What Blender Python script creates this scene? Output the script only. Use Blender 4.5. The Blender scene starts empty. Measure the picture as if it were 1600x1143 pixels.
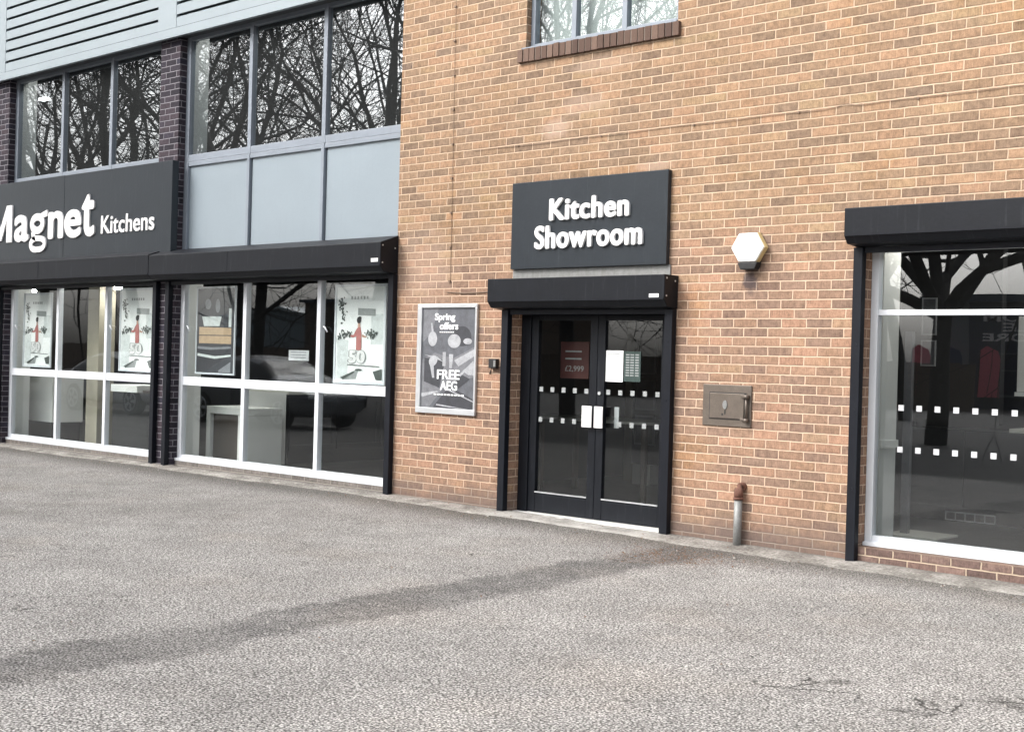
import bpy, bmesh, math, random
from mathutils import Vector, Matrix
random.seed(11)
C = bpy.data.collections.new("place"); bpy.context.scene.collection.children.link(C)
scene = bpy.context.scene
PI = math.pi

# ------------------------------------------------------------------ node helper
class N:
    def __init__(s, name):
        s.m = bpy.data.materials.new(name); s.m.use_nodes = True
        s.t = s.m.node_tree; s.t.nodes.clear()
        s.out = s.t.nodes.new("ShaderNodeOutputMaterial")
    def n(s, typ, **kw):
        x = s.t.nodes.new(typ)
        for k, v in kw.items():
            if hasattr(x, k): setattr(x, k, v)
        return x
    def put(s, sock, v):
        if v is None: return
        if hasattr(v, "is_output"): s.t.links.new(v, sock)
        else:
            try: sock.default_value = v
            except Exception: sock.default_value = (*v, 1) if len(v) == 3 else v
    def math(s, op, a, b=None, c=None, clamp=False):
        x = s.n("ShaderNodeMath", operation=op); x.use_clamp = clamp
        s.put(x.inputs[0], a); s.put(x.inputs[1], b); s.put(x.inputs[2], c); return x.outputs[0]
    def pos(s): return s.n("ShaderNodeNewGeometry").outputs["Position"]
    def sep(s, v):
        x = s.n("ShaderNodeSeparateXYZ"); s.put(x.inputs[0], v); return x.outputs
    def comb(s, a, b, c=0.0):
        x = s.n("ShaderNodeCombineXYZ"); s.put(x.inputs[0], a); s.put(x.inputs[1], b); s.put(x.inputs[2], c); return x.outputs[0]
    def noise(s, v, scale, detail=2.0, rough=.5, dim="3D"):
        x = s.n("ShaderNodeTexNoise"); x.noise_dimensions = dim
        s.put(x.inputs["Vector"], v); x.inputs["Scale"].default_value = scale
        x.inputs["Detail"].default_value = detail; x.inputs["Roughness"].default_value = rough; return x.outputs[0]
    def white(s, v):
        x = s.n("ShaderNodeTexWhiteNoise"); x.noise_dimensions = "3D"; s.put(x.inputs["Vector"], v); return x.outputs["Value"]
    def ramp(s, f, stops, interp="LINEAR"):
        x = s.n("ShaderNodeValToRGB"); x.color_ramp.interpolation = interp; e = x.color_ramp.elements
        while len(e) > 1: e.remove(e[-1])
        for i, (p, c) in enumerate(stops):
            if i == 0: e[0].position = p; k = e[0]
            else: k = e.new(p)
            k.color = (*c, 1) if not isinstance(c, (int, float)) else (c, c, c, 1)
        s.put(x.inputs[0], f); return x.outputs[0]
    def mix(s, f, a, b, mode="MIX"):
        x = s.n("ShaderNodeMix", data_type="RGBA", blend_type=mode)
        s.put(x.inputs["Factor"], f); ins = [i for i in x.inputs if i.type == "RGBA"]
        s.put(ins[0], a if hasattr(a, "is_output") else (*a, 1)); s.put(ins[1], b if hasattr(b, "is_output") else (*b, 1))
        return [o for o in x.outputs if o.type == "RGBA"][0]
    def sstep(s, v, a, b, lo=0.0, hi=1.0):
        x = s.n("ShaderNodeMapRange", interpolation_type="SMOOTHSTEP")
        s.put(x.inputs[0], v)
        for i, q in enumerate((a, b, lo, hi)): x.inputs[i + 1].default_value = q
        return x.outputs[0]
    def bump(s, h, dist, strength=1.0):
        x = s.n("ShaderNodeBump"); s.put(x.inputs["Height"], h); x.inputs["Distance"].default_value = dist
        x.inputs["Strength"].default_value = strength; return x.outputs[0]
    def bsdf(s, col, rough=.6, metal=0.0, normal=None, spec=.5, coat=0.0):
        x = s.n("ShaderNodeBsdfPrincipled"); s.put(x.inputs["Base Color"], col if hasattr(col, "is_output") else (*col, 1))
        s.put(x.inputs["Roughness"], rough); s.put(x.inputs["Metallic"], metal); s.put(x.inputs["Specular IOR Level"], spec)
        if normal is not None: s.put(x.inputs["Normal"], normal)
        x.inputs["Coat Weight"].default_value = coat
        s.t.links.new(x.outputs[0], s.out.inputs[0]); return x

def paint(name, col, rough=.5, var=.12, metal=0.0, dirt=.0, scale=6, spec=.5, streak=0.0):
    s = N(name); p = s.pos(); nz = s.noise(p, scale, 4, .6); fine = s.noise(p, 90, 2)
    f = s.math("ADD", s.math("MULTIPLY", s.math("SUBTRACT", nz, .5), var * 2), s.math("MULTIPLY", s.math("SUBTRACT", fine, .5), var))
    v = s.math("ADD", f, 1.0)
    c = s.mix(1.0, col, s.comb(v, v, v), "MULTIPLY")
    if dirt:
        x, y, z = s.sep(p)
        d = s.math("MULTIPLY", s.sstep(s.noise(s.comb(s.math("MULTIPLY", x, 14), y, s.math("MULTIPLY", z, 1.2)), 1.0, 4, .65), .5, .78), dirt)
        c = s.mix(d, c, (.12, .11, .1))
    if streak:
        x, y, z = s.sep(p)
        d = s.math("MULTIPLY", s.sstep(s.noise(s.comb(s.math("MULTIPLY", x, 25), y, s.math("MULTIPLY", z, 2)), 1.0, 3, .6), .55, .75), streak)
        c = s.mix(d, c, (.2, .22, .24))
    r = s.math("ADD", s.math("MULTIPLY", s.math("SUBTRACT", nz, .5), .1), rough, clamp=True)
    s.bsdf(c, r, metal, s.bump(s.noise(p, 35, 3), .0008), spec); return s.m

def emit(name, col, k):
    s = N(name); e = s.n("ShaderNodeEmission"); e.inputs[0].default_value = (*col, 1); e.inputs[1].default_value = k
    s.t.links.new(e.outputs[0], s.out.inputs[0]); return s.m

def brick(name, stops, mortar, gap=.0055, weather=True, mvar=.12, dull=0.0):
    s = N(name); p = s.pos(); X, Y, Z = s.sep(p)
    u0 = s.math("ADD", X, Y)
    wob = s.noise(p, 14, 2); wob2 = s.noise(s.comb(Z, X, Y), 14, 2)
    u = s.math("ADD", u0, s.math("MULTIPLY", s.math("SUBTRACT", wob, .5), .012))
    z = s.math("ADD", Z, s.math("MULTIPLY", s.math("SUBTRACT", wob2, .5), .008))
    row = s.math("FLOOR", s.math("DIVIDE", z, .075))
    par = s.math("FLOORED_MODULO", row, 2.0)
    jit = s.math("MULTIPLY", s.white(s.comb(row, 3.3, 1.7)), .03)
    uu = s.math("DIVIDE", s.math("ADD", s.math("ADD", u, jit), s.math("MULTIPLY", s.math("SUBTRACT", 1.0, par), .1125)), .225)
    col = s.math("FLOOR", uu)
    fu = s.math("MULTIPLY", s.math("SUBTRACT", uu, col), .225)
    fz = s.math("MULTIPLY", s.math("SUBTRACT", s.math("DIVIDE", z, .075), row), .075)
    du = s.math("MINIMUM", fu, s.math("SUBTRACT", .225, fu)); dz = s.math("MINIMUM", fz, s.math("SUBTRACT", .075, fz))
    d = s.math("MINIMUM", du, dz)
    m = s.sstep(d, gap * .7, gap * 1.5)              # 0 mortar .. 1 brick
    r1 = s.white(s.comb(col, row, .5)); r2 = s.white(s.comb(col, row, 7.5))
    # a few half bricks and closers: shift by a second random
    base = s.ramp(r1, stops)
    grain = s.noise(p, 95, 4, .75); blot = s.noise(s.comb(s.math("ADD", X, s.math("MULTIPLY", r2, 40)), Y, Z), 22, 3, .6)
    streak = s.noise(s.comb(s.math("MULTIPLY", u0, 90), 0.0, s.math("MULTIPLY", Z, 14)), 1.0, 2)
    v = s.math("ADD", s.math("MULTIPLY", s.math("SUBTRACT", grain, .5), 1.15), s.math("MULTIPLY", s.math("SUBTRACT", blot, .5), 1.25))
    v = s.math("ADD", v, s.math("MULTIPLY", s.math("SUBTRACT", streak, .5), .7))
    v = s.math("ADD", v, s.math("MULTIPLY", s.math("SUBTRACT", r2, .5), .24))
    edge = s.sstep(d, gap, .017, -.14, .06)
    v = s.math("ADD", s.math("ADD", v, edge), 1.0)
    bc = s.mix(1.0, base, s.comb(v, v, v), "MULTIPLY")
    mv = s.math("ADD", .9, s.math("MULTIPLY", s.noise(p, 30, 3), .25))
    mc = s.mix(1.0, mortar, s.comb(mv, mv, mv), "MULTIPLY")
    if weather:
        big = s.noise(p, .9, 3, .6)
        low = s.sstep(s.math("ADD", Z, s.math("MULTIPLY", s.math("SUBTRACT", big, .5), 1.2)), 2.9, 2.1)
        bc = s.mix(s.math("MULTIPLY", low, .8), bc, s.mix(1.0, bc, (1.07, 1.02, 1.12), "MULTIPLY")); mc = s.mix(s.math("MULTIPLY", low, .9), mc, s.mix(1.0, mc, (1.12, 1.1, 1.14), "MULTIPLY"))
        wz = s.math("ADD", .74, s.math("MULTIPLY", s.noise(s.comb(s.math("MULTIPLY", X, 2.2), Y, s.math("MULTIPLY", Z, .6)), 1.0, 5, .65), .52))
        bc = s.mix(1.0, bc, s.comb(wz, wz, wz), "MULTIPLY"); mc = s.mix(1.0, mc, s.comb(wz, wz, wz), "MULTIPLY")
        bc = s.mix(s.sstep(big, .56, .75), bc, s.mix(1.0, bc, (1.05, .98, .8), "MULTIPLY"))
        # lime bloom below the upper window and near the sign
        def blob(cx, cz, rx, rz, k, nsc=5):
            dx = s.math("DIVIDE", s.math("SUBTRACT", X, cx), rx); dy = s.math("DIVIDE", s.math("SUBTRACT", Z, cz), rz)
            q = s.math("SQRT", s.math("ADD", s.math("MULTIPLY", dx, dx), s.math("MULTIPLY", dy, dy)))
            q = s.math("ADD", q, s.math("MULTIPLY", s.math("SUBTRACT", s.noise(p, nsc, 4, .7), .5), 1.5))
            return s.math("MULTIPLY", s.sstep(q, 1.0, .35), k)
        for cx, cz, rx, rz, k in ((2.05, 3.55, .25, .12, .5), (2.4, 3.75, .35, .14, .3), (2.6, 4.08, .5, .1, .25), (.35, 2.3, .6, .5, .25), (3.2, 3.12, .25, .05, .4)):
            b = blob(cx, cz, rx, rz, k)
            bc = s.mix(b, bc, (.46, .34, .27)); mc = s.mix(b, mc, (.55, .43, .34))
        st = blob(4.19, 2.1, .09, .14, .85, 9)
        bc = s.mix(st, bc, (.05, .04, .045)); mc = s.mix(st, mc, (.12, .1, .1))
        damp = s.sstep(s.math("ADD", Z, s.math("MULTIPLY", s.math("SUBTRACT", s.noise(p, 3.5, 4, .7), .5), .4)), .3, -.03)
        bc = s.mix(s.math("MULTIPLY", damp, .7), bc, (.13, .1, .09)); mc = s.mix(s.math("MULTIPLY", damp, .85), mc, (.2, .17, .15))
    grime = s.sstep(s.noise(p, 2.2, 5, .7), .62, .8)
    mc = s.mix(s.math("MULTIPLY", grime, .45), mc, bc)
    # joints smeared over the arrises here and there
    c = s.mix(m, mc, bc)
    if dull: c = s.mix(dull, c, (.16, .15, .145))
    h = s.math("ADD", s.math("MULTIPLY", m, 1.0), s.math("MULTIPLY", grain, .35))
    s.bsdf(c, .88, 0, s.bump(h, .004), .25); return s.m

M = {}
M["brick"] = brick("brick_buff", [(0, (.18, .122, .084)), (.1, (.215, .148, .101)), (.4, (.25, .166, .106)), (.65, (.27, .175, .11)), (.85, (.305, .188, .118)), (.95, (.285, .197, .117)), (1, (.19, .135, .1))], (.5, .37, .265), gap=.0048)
M["blue_brick"] = brick("brick_blue", [(0, (.018, .016, .022)), (.4, (.032, .027, .036)), (.7, (.05, .038, .046)), (1, (.028, .027, .04))], (.19, .18, .2), gap=.005, weather=False)
M["grey_brick"] = brick("brick_grey", [(0, (.14, .125, .115)), (.5, (.19, .17, .155)), (1, (.16, .15, .14))], (.3, .27, .24), gap=.005, weather=False)
M["brown_brick"] = brick("brick_brown", [(0, (.11, .075, .066)), (.5, (.16, .105, .088)), (1, (.19, .13, .11))], (.42, .33, .25), gap=.005, weather=False)
M["black"] = paint("black_paint", (.006, .0075, .011), .5, .3, streak=.05, spec=.22)
M["guide"] = paint("black_rail", (.006, .0075, .012), .5, .3, dirt=.03, spec=.22)
M["sign"] = paint("charcoal_panel", (.019, .0245, .031), .36, .14, streak=.05, spec=.35)
M["white_frame"] = paint("white_powder_coat", (.66, .69, .73), .35, .04, dirt=.16)
M["grey_frame"] = paint("grey_frame", (.22, .25, .29), .4, .1, dirt=.15)
M["spandrel"] = paint("pale_blue_panel", (.25, .295, .33), .3, .07, streak=.10, dirt=.0, scale=1.2)
M["fascia"] = paint("pale_fascia", (.27, .315, .342), .4, .08, dirt=.05, scale=2)
M["soffit"] = paint("dark_soffit", (.05, .055, .06), .7, .2)
M["letter"] = paint("white_acrylic", (.75, .75, .75), .3, .02)
M["white"] = paint("white_plastic", (.8, .8, .78), .4, .05)
M["cream"] = paint("sunned_plastic", (.62, .5, .25), .45, .1)
M["alu"] = paint("aluminium", (.62, .64, .66), .35, .08, metal=.6)
M["steel"] = paint("bronze_steel", (.15, .125, .105), .5, .3, metal=.6, dirt=.3, scale=12)
M["steel_dark"] = paint("dark_gap", (.03, .027, .025), .6, .2)
M["galv"] = paint("galvanised", (.24, .245, .24), .55, .35, metal=.3, dirt=.5, scale=25)
M["rust"] = paint("rust", (.14, .065, .045), .85, .5, scale=30)
M["rubber"] = paint("black_rubber", (.012, .012, .013), .6, .2)
M["cable"] = paint("brown_cable", (.2, .14, .1), .7, .2)
M["plaster"] = paint("white_plaster", (.78, .79, .77), .8, .05)
M["offwhite"] = paint("offwhite_panel", (.6, .6, .55), .6, .05)
M["beige"] = paint("beige_panel", (.36, .33, .26), .7, .08)
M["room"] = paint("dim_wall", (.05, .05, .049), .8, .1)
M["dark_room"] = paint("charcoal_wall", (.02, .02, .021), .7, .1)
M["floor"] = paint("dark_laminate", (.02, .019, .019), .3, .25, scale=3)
M["shaker"] = paint("dark_shaker", (.014, .015, .018), .45, .1)
M["walnut"] = paint("brown_door_front", (.055, .043, .035), .4, .3)
M["navy"] = paint("navy_cladding", (.035, .045, .07), .45, .15)
M["greyclad"] = paint("grey_cladding", (.16, .18, .2), .5, .1)
M["shed"] = paint("blue_grey_sheet", (.16, .21, .24), .5, .15)
M["shed_roof"] = paint("pale_roof_sheet", (.4, .45, .47), .5, .15)
M["fence"] = paint("brown_boards", (.11, .08, .06), .8, .3)
M["car_silver"] = paint("silver_car_paint", (.2, .21, .225), .22, .03, metal=.5)
M["car_dark"] = paint("graphite_car_paint", (.05, .055, .06), .2, .05, metal=.4)
M["car_white"] = paint("white_car_paint", (.7, .7, .7), .2, .03)
M["car_glass"] = paint("car_window", (.01, .012, .014), .06, .0)
M["tyre"] = paint("tyre", (.015, .015, .016), .8, .1)
M["red"] = paint("red_cloth", (.6, .13, .18), .7, .1)
M["red_film"] = paint("red_print", (.07, .014, .012), .6, .15)
M["navy_cloth"] = paint("navy_cloth", (.03, .045, .1), .7, .1)
M["paper"] = paint("paper", (.84, .86, .86), .6, .03)
M["leaf"] = paint("dead_leaf", (.16, .085, .045), .9, .5, scale=40)
M["lamp"] = emit("seen_or_added_lamp", (1, .97, .92), 62)
M["tube"] = emit("tube_light", (1, 1, .98), 3)
def flatcol(name, c, rough=.5): M[name] = paint(name, c, rough, .55 if name.startswith("case") else .3, scale=14)
flatcol("print_grey", (.13, .135, .15)); flatcol("print_mid", (.22, .23, .25)); flatcol("print_light", (.5, .51, .53))
flatcol("case_grey", (0.1, 0.105, 0.12)); flatcol("case_mid", (0.16, 0.165, 0.18)); flatcol("case_light", (0.36, 0.37, 0.39)); flatcol("case_dark", (0.04, 0.042, 0.05)); flatcol("print_dark", (.045, .046, .055)); flatcol("print_pale", (.62, .66, .66)); flatcol("print_leaf", (.07, .085, .08))
flatcol("print_red", (.45, .17, .16)); flatcol("print_skin", (.5, .32, .25)); flatcol("print_black", (.02, .02, .022))
flatcol("print_wood", (.46, .33, .21)); flatcol("print_green", (.03, .055, .05)); flatcol("print_shadow", (.3, .32, .32))

def glass(name, f0, tint=(.96, .98, .975), rough=0.0, dust_haze=.02):
    s = N(name)
    g = s.n("ShaderNodeNewGeometry")
    dt = s.n("ShaderNodeVectorMath", operation="DOT_PRODUCT"); s.t.links.new(g.outputs["Normal"], dt.inputs[0]); s.t.links.new(g.outputs["Incoming"], dt.inputs[1])
    c = s.math("ABSOLUTE", dt.outputs["Value"]); k = s.math("POWER", s.math("SUBTRACT", 1.0, c), 5.0)
    f = s.math("ADD", s.math("MULTIPLY", k, 1 - f0), f0, clamp=True)
    tr = s.n("ShaderNodeBsdfTransparent"); tr.inputs[0].default_value = (*tint, 1)
    gl = s.n("ShaderNodeBsdfGlossy"); gl.inputs["Roughness"].default_value = rough; gl.inputs["Color"].default_value = (.95, .97, 1, 1)
    wav = s.noise(g.outputs["Position"], 1.3, 1)
    s.t.links.new(s.bump(wav, .0012, .5), gl.inputs["Normal"])
    mx = s.n("ShaderNodeMixShader"); s.t.links.new(f, mx.inputs[0]); s.t.links.new(tr.outputs[0], mx.inputs[1]); s.t.links.new(gl.outputs[0], mx.inputs[2])
    # pale haze put into the panes as a dusty film, thicker in smears
    df = s.n("ShaderNodeBsdfDiffuse"); df.inputs[0].default_value = (.7, .72, .72, 1)
    m2 = s.n("ShaderNodeMixShader"); s.put(m2.inputs[0], s.math("MULTIPLY", s.math("ADD", .6, s.noise(g.outputs["Position"], 3.0, 4, .7)), dust_haze))
    s.t.links.new(mx.outputs[0], m2.inputs[1]); s.t.links.new(df.outputs[0], m2.inputs[2])
    s.t.links.new(m2.outputs[0], s.out.inputs[0]); return s.m
M["glass"] = glass("window_glass", .052, dust_haze=.001)
M["glass_shop"] = glass("shop_glass", .085, dust_haze=.001)
M["glass_up"] = glass("coated_glass", .125, (.88, .92, .93), dust_haze=.014)

# ------------------------------------------------------------------ mesh builder
class MB:
    def __init__(s): s.v = []; s.f = []; s.mi = []; s.cur = 0; s.sm = []
    def quadface(s, pts, smooth=False):
        b = len(s.v); s.v += [tuple(p) for p in pts]; s.f.append(tuple(range(b, b + len(pts)))); s.mi.append(s.cur); s.sm.append(smooth)
    def box(s, x0, x1, y0, y1, z0, z1):
        b = len(s.v)
        s.v += [(x, y, z) for z in (z0, z1) for (x, y) in ((x0, y0), (x1, y0), (x1, y1), (x0, y1))]
        for f in ((0, 3, 2, 1), (4, 5, 6, 7), (0, 1, 5, 4), (1, 2, 6, 5), (2, 3, 7, 6), (3, 0, 4, 7)):
            s.f.append(tuple(b + i for i in f)); s.mi.append(s.cur); s.sm.append(False)
        return s
    def prism(s, pts, axis, a, b):
        """polygon pts in the two other axes, extruded along axis from a to b"""
        def P(p, t):
            if axis == "x": return (t, p[0], p[1])
            if axis == "y": return (p[0], t, p[1])
            return (p[0], p[1], t)
        k = len(pts); o = len(s.v)
        s.v += [P(p, a) for p in pts] + [P(p, b) for p in pts]
        fs = [tuple(o + i for i in range(k)), tuple(o + k + i for i in reversed(range(k)))]
        fs += [(o + i, o + k + i, o + k + (i + 1) % k, o + (i + 1) % k) for i in range(k)]
        for f in fs: s.f.append(f); s.mi.append(s.cur); s.sm.append(False)
        return s
    def tube(s, path, radii, n=8, cap=True):
        rings = []; path = [Vector(p) for p in path]
        if not hasattr(radii, "__len__"): radii = [radii] * len(path)
        for i, p in enumerate(path):
            d = (path[min(i + 1, len(path) - 1)] - path[max(i - 1, 0)]).normalized()
            a = Vector((0, 0, 1)) if abs(d.z) < .9 else Vector((1, 0, 0))
            e1 = d.cross(a).normalized(); e2 = d.cross(e1)
            o = len(s.v); rings.append(o)
            for k in range(n):
                t = 2 * PI * k / n
                s.v.append(tuple(p + (e1 * math.cos(t) + e2 * math.sin(t)) * radii[i]))
        for a, b in zip(rings, rings[1:]):
            for k in range(n):
                s.f.append((a + k, a + (k + 1) % n, b + (k + 1) % n, b + k)); s.mi.append(s.cur); s.sm.append(True)
        if cap:
            s.f.append(tuple(rings[0] + k for k in reversed(range(n)))); s.mi.append(s.cur); s.sm.append(False)
            s.f.append(tuple(rings[-1] + k for k in range(n))); s.mi.append(s.cur); s.sm.append(False)
        return s
    def plate(s, x0, x1, z0, z1, y, t=.002): return s.box(x0, x1, y - t, y, z0, z1)
    def poly(s, pts, y, t=.002): return s.prism(pts, "y", y - t, y)
    def ell(s, cx, cz, rx, rz, y, t=.002, n=20, rot=0):
        pts = []
        for i in range(n):
            a = 2 * PI * i / n; px, pz = rx * math.cos(a), rz * math.sin(a)
            pts.append((cx + px * math.cos(rot) - pz * math.sin(rot), cz + px * math.sin(rot) + pz * math.cos(rot)))
        return s.prism(pts, "y", y - t, y)
    def build(s, name, mats, parent=None, bevel=0.0, kind=None, seg=2):
        if not isinstance(mats, (list, tuple)): mats = [mats]
        me = bpy.data.meshes.new(name)
        off = Vector((0, 0, 0)); q = parent
        while q is not None: off += q.location; q = q.parent
        me.from_pydata([tuple(Vector(v) - off) for v in s.v], [], s.f)
        for m in mats: me.materials.append(m if not isinstance(m, str) else M[m])
        me.update(); me.polygons.foreach_set("material_index", s.mi); me.polygons.foreach_set("use_smooth", s.sm)
        if name not in ("car_park", "concrete_apron"):
            bm = bmesh.new(); bm.from_mesh(me); bmesh.ops.recalc_face_normals(bm, faces=bm.faces); bm.to_mesh(me); bm.free()
        o = bpy.data.objects.new(name, me); C.objects.link(o)
        if parent is not None: o.parent = parent
        if kind: o["kind"] = kind
        if bevel:
            b = o.modifiers.new("bevel", "BEVEL"); b.width = bevel; b.segments = seg; b.limit_method = "ANGLE"; b.angle_limit = math.radians(40)
        return o
def tag(o, label, cat, group=None, kind=None):
    o["label"] = label; o["category"] = cat
    if group: o["group"] = group
    if kind: o["kind"] = kind
    return o
def thing(name, label, cat, loc, group=None):
    o = bpy.data.objects.new(name, None); o.empty_display_size = .1; C.objects.link(o); o.location = loc
    return tag(o, label, cat, group)

def text_mesh(body, bold=.0, extrude=.0, spacing=1.0, res=6):
    cu = bpy.data.curves.new("txt", "FONT"); cu.body = body; cu.offset = bold; cu.extrude = extrude; cu.resolution_u = res; cu.space_character = spacing
    o = bpy.data.objects.new("txt", cu); C.objects.link(o)
    bpy.context.view_layer.update()
    me = bpy.data.meshes.new_from_object(o.evaluated_get(bpy.context.evaluated_depsgraph_get()))
    bpy.data.objects.remove(o); bpy.data.curves.remove(cu); return me
def bold_text(mb, body, x0, x1, z0, z1, y, t, b=.01, **k):
    for i, (dx, dz) in enumerate(((0, 0), (-1, 0), (1, 0), (0, 1), (0, -1), (-.7, .7), (.7, .7), (-.7, -.7), (.7, -.7))):
        text_into(mb, body, x0 + b + dx * b, x1 - b + dx * b, z0 + b * .7 + dz * b * .7, z1 - b * .7 + dz * b * .7, y, t + i * t * .004, **k)
def text_into(mb, body, x0, x1, z0, z1, y, t, bold=.0, spacing=1.0, flip=False, rot90=False):
    """lettering fitted to a rectangle of the wall plane, t thick, its back at y"""
    me = text_mesh(body, bold, .5, spacing)
    vs = [v.co.copy() for v in me.vertices]
    if rot90: vs = [Vector((-v.y, v.x, v.z)) for v in vs]
    xa, xb = min(v.x for v in vs), max(v.x for v in vs); ya, yb = min(v.y for v in vs), max(v.y for v in vs)
    b = len(mb.v)
    for v in vs:
        fx = (v.x - xa) / (xb - xa); fz = (v.y - ya) / (yb - ya); dep = v.z + .5
        if flip: mb.v.append((x1 - fx * (x1 - x0), y + dep * t, z0 + fz * (z1 - z0)))
        else: mb.v.append((x0 + fx * (x1 - x0), y - dep * t, z0 + fz * (z1 - z0)))
    for p in me.polygons:
        mb.f.append(tuple(b + i for i in p.vertices)); mb.mi.append(mb.cur); mb.sm.append(False)
    bpy.data.meshes.remove(me)

# ------------------------------------------------------------------ ground
def gz(x, y):
    return -.025 - .008 * max(0, min(x, 14)) - .011 * min(max(-y, 0), 9)
def ground_mat():
    s = N("worn_tarmac"); p = s.pos(); X, Y, Z = s.sep(p)
    vo = s.n("ShaderNodeTexVoronoi"); vo.voronoi_dimensions = "2D"; s.put(vo.inputs["Vector"], p); vo.inputs["Scale"].default_value = 74; vo.inputs["Randomness"].default_value = 1
    w = s.white(vo.outputs["Position"]) if "Position" in vo.outputs else s.noise(p, 120, 1)
    worm = s.noise(p, 92, 3, .65); mid = s.noise(p, 17, 3, .6); big = s.noise(p, .55, 4, .6); med = s.noise(p, 2.2, 4, .65)
    g = s.math("MULTIPLY", s.sstep(vo.outputs["Distance"], .62, .25), s.math("ADD", .35, s.math("MULTIPLY", w, .9)))
    g = s.math("ADD", s.math("MULTIPLY", g, .6), s.math("MULTIPLY", s.sstep(s.math("ADD", s.math("MULTIPLY", worm, .6), s.math("MULTIPLY", s.noise(p, 230, 2, .6), .4)), .34, .66), .55))
    c = s.ramp(g, [(0, (.03, .029, .0278)), (.25, (.09, .0865, .082)), (.5, (.205, .198, .189)), (.8, (.345, .334, .32)), (1, (.52, .505, .485))])
    tone = s.math("ADD", .4, s.math("ADD", s.math("MULTIPLY", big, .75), s.math("ADD", s.math("MULTIPLY", med, .55), s.math("MULTIPLY", mid, .22))))
    c = s.mix(1.0, c, s.comb(tone, tone, tone), "MULTIPLY")
    # pinkish worn areas
    c = s.mix(s.math("MULTIPLY", s.sstep(s.noise(p, .9, 3), .5, .7), .5), c, s.mix(1.0, c, (1.05, 1.0, .95), "MULTIPLY"))
    # dark dressing of an old trench running out from the wall
    e1 = s.math("ADD", X, s.math("ADD", s.math("MULTIPLY", s.math("SUBTRACT", s.noise(p, 2.2, 5, .75), .5), .7), s.math("MULTIPLY", s.math("SUBTRACT", s.noise(p, 40, 2, .6), .5), .25)))
    band = s.math("MULTIPLY", s.sstep(e1, 3.72, 3.85), s.sstep(e1, 4.42, 4.26))
    band = s.math("MULTIPLY", band, s.sstep(Y, -.2, -.9)); band = s.math("MULTIPLY", band, s.sstep(Y, -9.5, -6.5))
    c = s.mix(s.math("MULTIPLY", band, s.math("ADD", .3, s.math("MULTIPLY", s.sstep(s.math("ADD", s.math("MULTIPLY", med, .6), s.math("MULTIPLY", mid, .4)), .38, .6), .55))), c, s.mix(1.0, c, (.38, .38, .39), "MULTIPLY"))
    # older darker, smoother tarmac nearer the left windows and a damp margin along the wall
    old = s.math("MULTIPLY", s.sstep(s.math("ADD", s.math("SUBTRACT", X, s.math("MULTIPLY", Y, .9)), s.math("MULTIPLY", big, 1.5)), 4.2, 2.6), .45)
    c = s.mix(old, c, s.mix(1.0, c, (.72, .7, .69), "MULTIPLY"))
    wet = s.sstep(s.math("ADD", Y, s.math("MULTIPLY", s.math("SUBTRACT", med, .5), .5)), -1.0, -.32)
    c = s.mix(s.math("MULTIPLY", wet, .8), c, s.mix(1.0, c, (.4, .38, .36), "MULTIPLY"))
    road = s.sstep(s.math("ADD", Y, s.math("MULTIPLY", big, 1.2)), -8.2, -8.8)  # tarmac out of view, darkened to dim its reflection in the lower panes
    c = s.mix(road, c, s.mix(1.0, c, (.25, .25, .26), "MULTIPLY"))
    # cracks, concentrated in a few broken places
    vc = s.n("ShaderNodeTexVoronoi"); vc.feature = "DISTANCE_TO_EDGE"; vc.voronoi_dimensions = "2D"
    pw = s.n("ShaderNodeVectorMath", operation="ADD"); nv = s.n("ShaderNodeTexNoise"); nv.inputs["Scale"].default_value = 5; s.put(nv.inputs["Vector"], p)
    sc = s.n("ShaderNodeVectorMath", operation="SCALE"); s.t.links.new(nv.outputs["Color"], sc.inputs[0]); sc.inputs["Scale"].default_value = .35
    s.t.links.new(p, pw.inputs[0]); s.t.links.new(sc.outputs[0], pw.inputs[1]); s.t.links.new(pw.outputs[0], vc.inputs["Vector"]); vc.inputs["Scale"].default_value = 3.2
    crack = s.sstep(vc.outputs["Distance"], .05, .012)
    area = s.math("MULTIPLY", s.sstep(s.noise(s.comb(X, Y, 4.2), .8, 3, .6), .6, .7), s.sstep(mid, .4, .6))
    def spot(cx, cy, r):
        dx = s.math("SUBTRACT", X, cx); dy = s.math("SUBTRACT", Y, cy)
        return s.sstep(s.math("ADD", s.math("SQRT", s.math("ADD", s.math("MULTIPLY", dx, dx), s.math("MULTIPLY", dy, dy))), s.math("MULTIPLY", s.math("SUBTRACT", med, .5), .8)), r, r * .4)
    area = s.math("MAXIMUM", area, s.math("MAXIMUM", spot(6.85, -3.6, .45), s.math("MAXIMUM", spot(7.4, -3.45, .3), spot(7.75, -3.2, .3))))
    cr = s.math("MULTIPLY", crack, s.math("MULTIPLY", area, .75))
    c = s.mix(cr, c, (.018, .017, .016))
    pit = s.math("MAXIMUM", s.math("MULTIPLY", spot(7.38, -3.48, .24), .85), s.math("MAXIMUM", s.math("MULTIPLY", spot(6.93, -3.42, .2), .7), s.math("MAXIMUM", s.math("MULTIPLY", spot(6.86, -3.8, .2), .7), s.math("MULTIPLY", spot(7.7, -3.17, .2), .75))))
    pit = s.math("MULTIPLY", pit, s.sstep(s.noise(p, 9, 4, .7), .46, .58))
    pit = s.math("MULTIPLY", pit, s.sstep(worm, .35, .6))
    c = s.mix(pit, c, (.025, .023, .022))
    # rusty silt near the wall
    rs = s.math("MULTIPLY", spot(4.15, -.95, .55), s.sstep(s.noise(p, 24, 4, .7), .45, .62))
    c = s.mix(s.math("MULTIPLY", rs, .5), c, (.17, .11, .075))
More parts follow.
